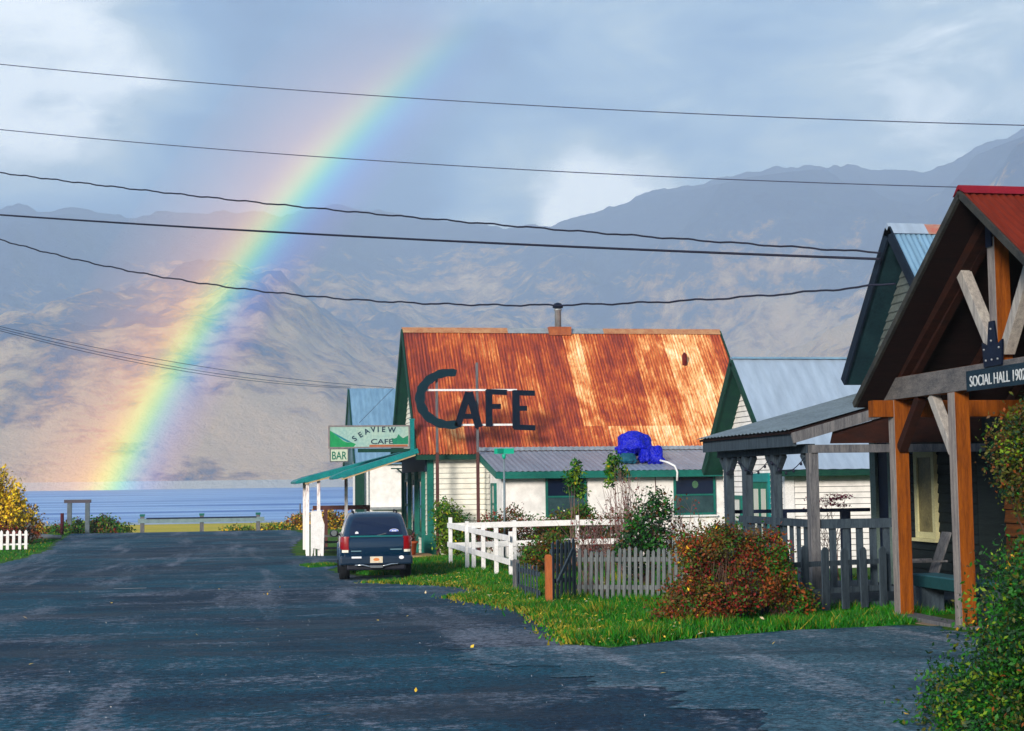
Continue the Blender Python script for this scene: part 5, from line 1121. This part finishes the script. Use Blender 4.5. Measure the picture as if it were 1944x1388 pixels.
# fallen leaves
n = 900; x = rng.uniform(3.5, 8, n*3); y = rng.uniform(17.5, 40, n*3); k = pip(x, y, VERGE); x, y = x[k], y[k]; k = rng.uniform(size=len(x)) < np.clip(1.6-(x-3.8)*.5, .12, 1); x, y = x[k], y[k]
pts = np.stack([x, y, np.interp(y, GX, GV)+.06], 1); pts = np.concatenate([pts, np.stack([rng.uniform(-4, 7, 26), rng.uniform(12, 35, 26), np.zeros(26)], 1)]); pts[-26:, 2] = np.interp(pts[-26:, 1], GX, GV)+.03
v, f, mi = leaves_mesh(pts, .035, 2, [3, 1], 2.5); tag(np_mesh('leaves', v, f, mi, [leafmat('fallen_yellow', (.65, .45, .05)), leafmat('fallen_pale', (.5, .42, .28))]), kind='stuff')
# loose pebbles on the street
n = 1500; x = rng.uniform(-9, 9, n); y = rng.uniform(10, 40, n); pts = np.stack([x, y, np.interp(y, GX, GV)+.022], 1)
v, f, mi = leaves_mesh(pts, .009, 2, [12, 1], 1.0); tag(np_mesh('gravel', v, f, mi, [M('pebble_grey', (.2, .23, .27), None, 5), M('pebble_pale', (.45, .46, .46), None, 5)]), kind='stuff')

# ------------------------------------------------------------------ light
sun = bpy.data.lights.new('sun', 'SUN'); sun.energy = 4.0; sun.angle = R(13); sun.color = (1, .90, .77)
so = bpy.data.objects.new('sun', sun); COL.objects.link(so); so.rotation_euler = anti.to_track_quat('-Z', 'Y').to_euler()
W = bpy.data.worlds.new('World'); SC.world = W; W.use_nodes = True; t = W.node_tree; t.nodes.clear()
out = t.nodes.new('ShaderNodeOutputWorld'); sky = t.nodes.new('ShaderNodeTexSky'); sky.sky_type = 'NISHITA'; sky.sun_disc = False; sky.sun_elevation = SEL; sky.sun_rotation = math.pi+SAZ
bg1 = t.nodes.new('ShaderNodeBackground'); t.links.new(sky.outputs[0], bg1.inputs[0]); bg1.inputs[1].default_value = .10
tc = t.nodes.new('ShaderNodeTexCoord'); mp = t.nodes.new('ShaderNodeMapping'); mp.inputs['Scale'].default_value = (1, 1, 2.6); mp.inputs['Rotation'].default_value = (0, R(-14), 0); mp.inputs['Location'].default_value = (.35, .1, .0); t.links.new(tc.outputs['Generated'], mp.inputs[0])
n1 = tnoise(t, mp.outputs[0], 8., 7, .6, .4); n2 = tnoise(t, mp.outputs[0], 2.6, 3, .5, .2)
ad = t.nodes.new('ShaderNodeMath'); ad.operation = 'ADD'; h1 = t.nodes.new('ShaderNodeMath'); h1.operation = 'MULTIPLY'; h1.inputs[1].default_value = .5; t.links.new(n1, h1.inputs[0]); h2 = t.nodes.new('ShaderNodeMath'); h2.operation = 'MULTIPLY'; h2.inputs[1].default_value = .5; t.links.new(n2, h2.inputs[0]); t.links.new(h1.outputs[0], ad.inputs[0]); t.links.new(h2.outputs[0], ad.inputs[1])
ccol = ramp(t, ad.outputs[0], [(.33, (.07, .18, .45)), (.44, (.21, .40, .72)), (.52, (.50, .69, .90)), (.58, (.85, .97, 1.0)), (.68, (2.2, 2.15, 2.0))])
total = ad.outputs[0]
for (px_, py_, amp, wid) in ((1000, 420, .24, .9965), (1160, 390, .18, .998), (40, -20, .30, .988), (800, 300, -.12, .99), (330, 350, -.10, .98), (1500, 220, .02, .98), (300, 160, -.05, .99)):
    dv = ray(px_, py_).normalized(); dp = t.nodes.new('ShaderNodeVectorMath'); dp.operation = 'DOT_PRODUCT'; dp.inputs[1].default_value = dv; t.links.new(tc.outputs['Generated'], dp.inputs[0])
    mr = t.nodes.new('ShaderNodeMapRange'); mr.interpolation_type = 'SMOOTHSTEP'; mr.inputs['From Min'].default_value = wid; mr.inputs['From Max'].default_value = 1; mr.inputs['To Min'].default_value = 0; mr.inputs['To Max'].default_value = amp; t.links.new(dp.outputs['Value'], mr.inputs['Value'])
    a2 = t.nodes.new('ShaderNodeMath'); a2.operation = 'ADD'; t.links.new(total, a2.inputs[0]); t.links.new(mr.outputs[0], a2.inputs[1]); total = a2.outputs[0]
ccol = ramp(t, total, [(.33, (.07, .18, .45)), (.44, (.21, .40, .72)), (.52, (.50, .69, .90)), (.58, (.85, .97, 1.0)), (.68, (2.2, 2.15, 2.0))])
bg2 = t.nodes.new('ShaderNodeBackground'); t.links.new(ccol, bg2.inputs[0]); bg2.inputs[1].default_value = .62
mx = t.nodes.new('ShaderNodeMixShader'); mx.inputs[0].default_value = .85; t.links.new(bg1.outputs[0], mx.inputs[1]); t.links.new(bg2.outputs[0], mx.inputs[2]); t.links.new(mx.outputs[0], out.inputs[0])
SC.view_settings.view_transform = 'Standard'; SC.view_settings.look = 'None'; SC.view_settings.gamma = 1; SC.view_settings.exposure = .35
SC.render.engine = 'CYCLES'; SC.cycles.use_denoising = True; SC.cycles.volume_bounces = 3; SC.cycles.max_bounces = 8; SC.cycles.transparent_max_bounces = 12
for o in bpy.data.objects:
    if '_o' in o: del o['_o']
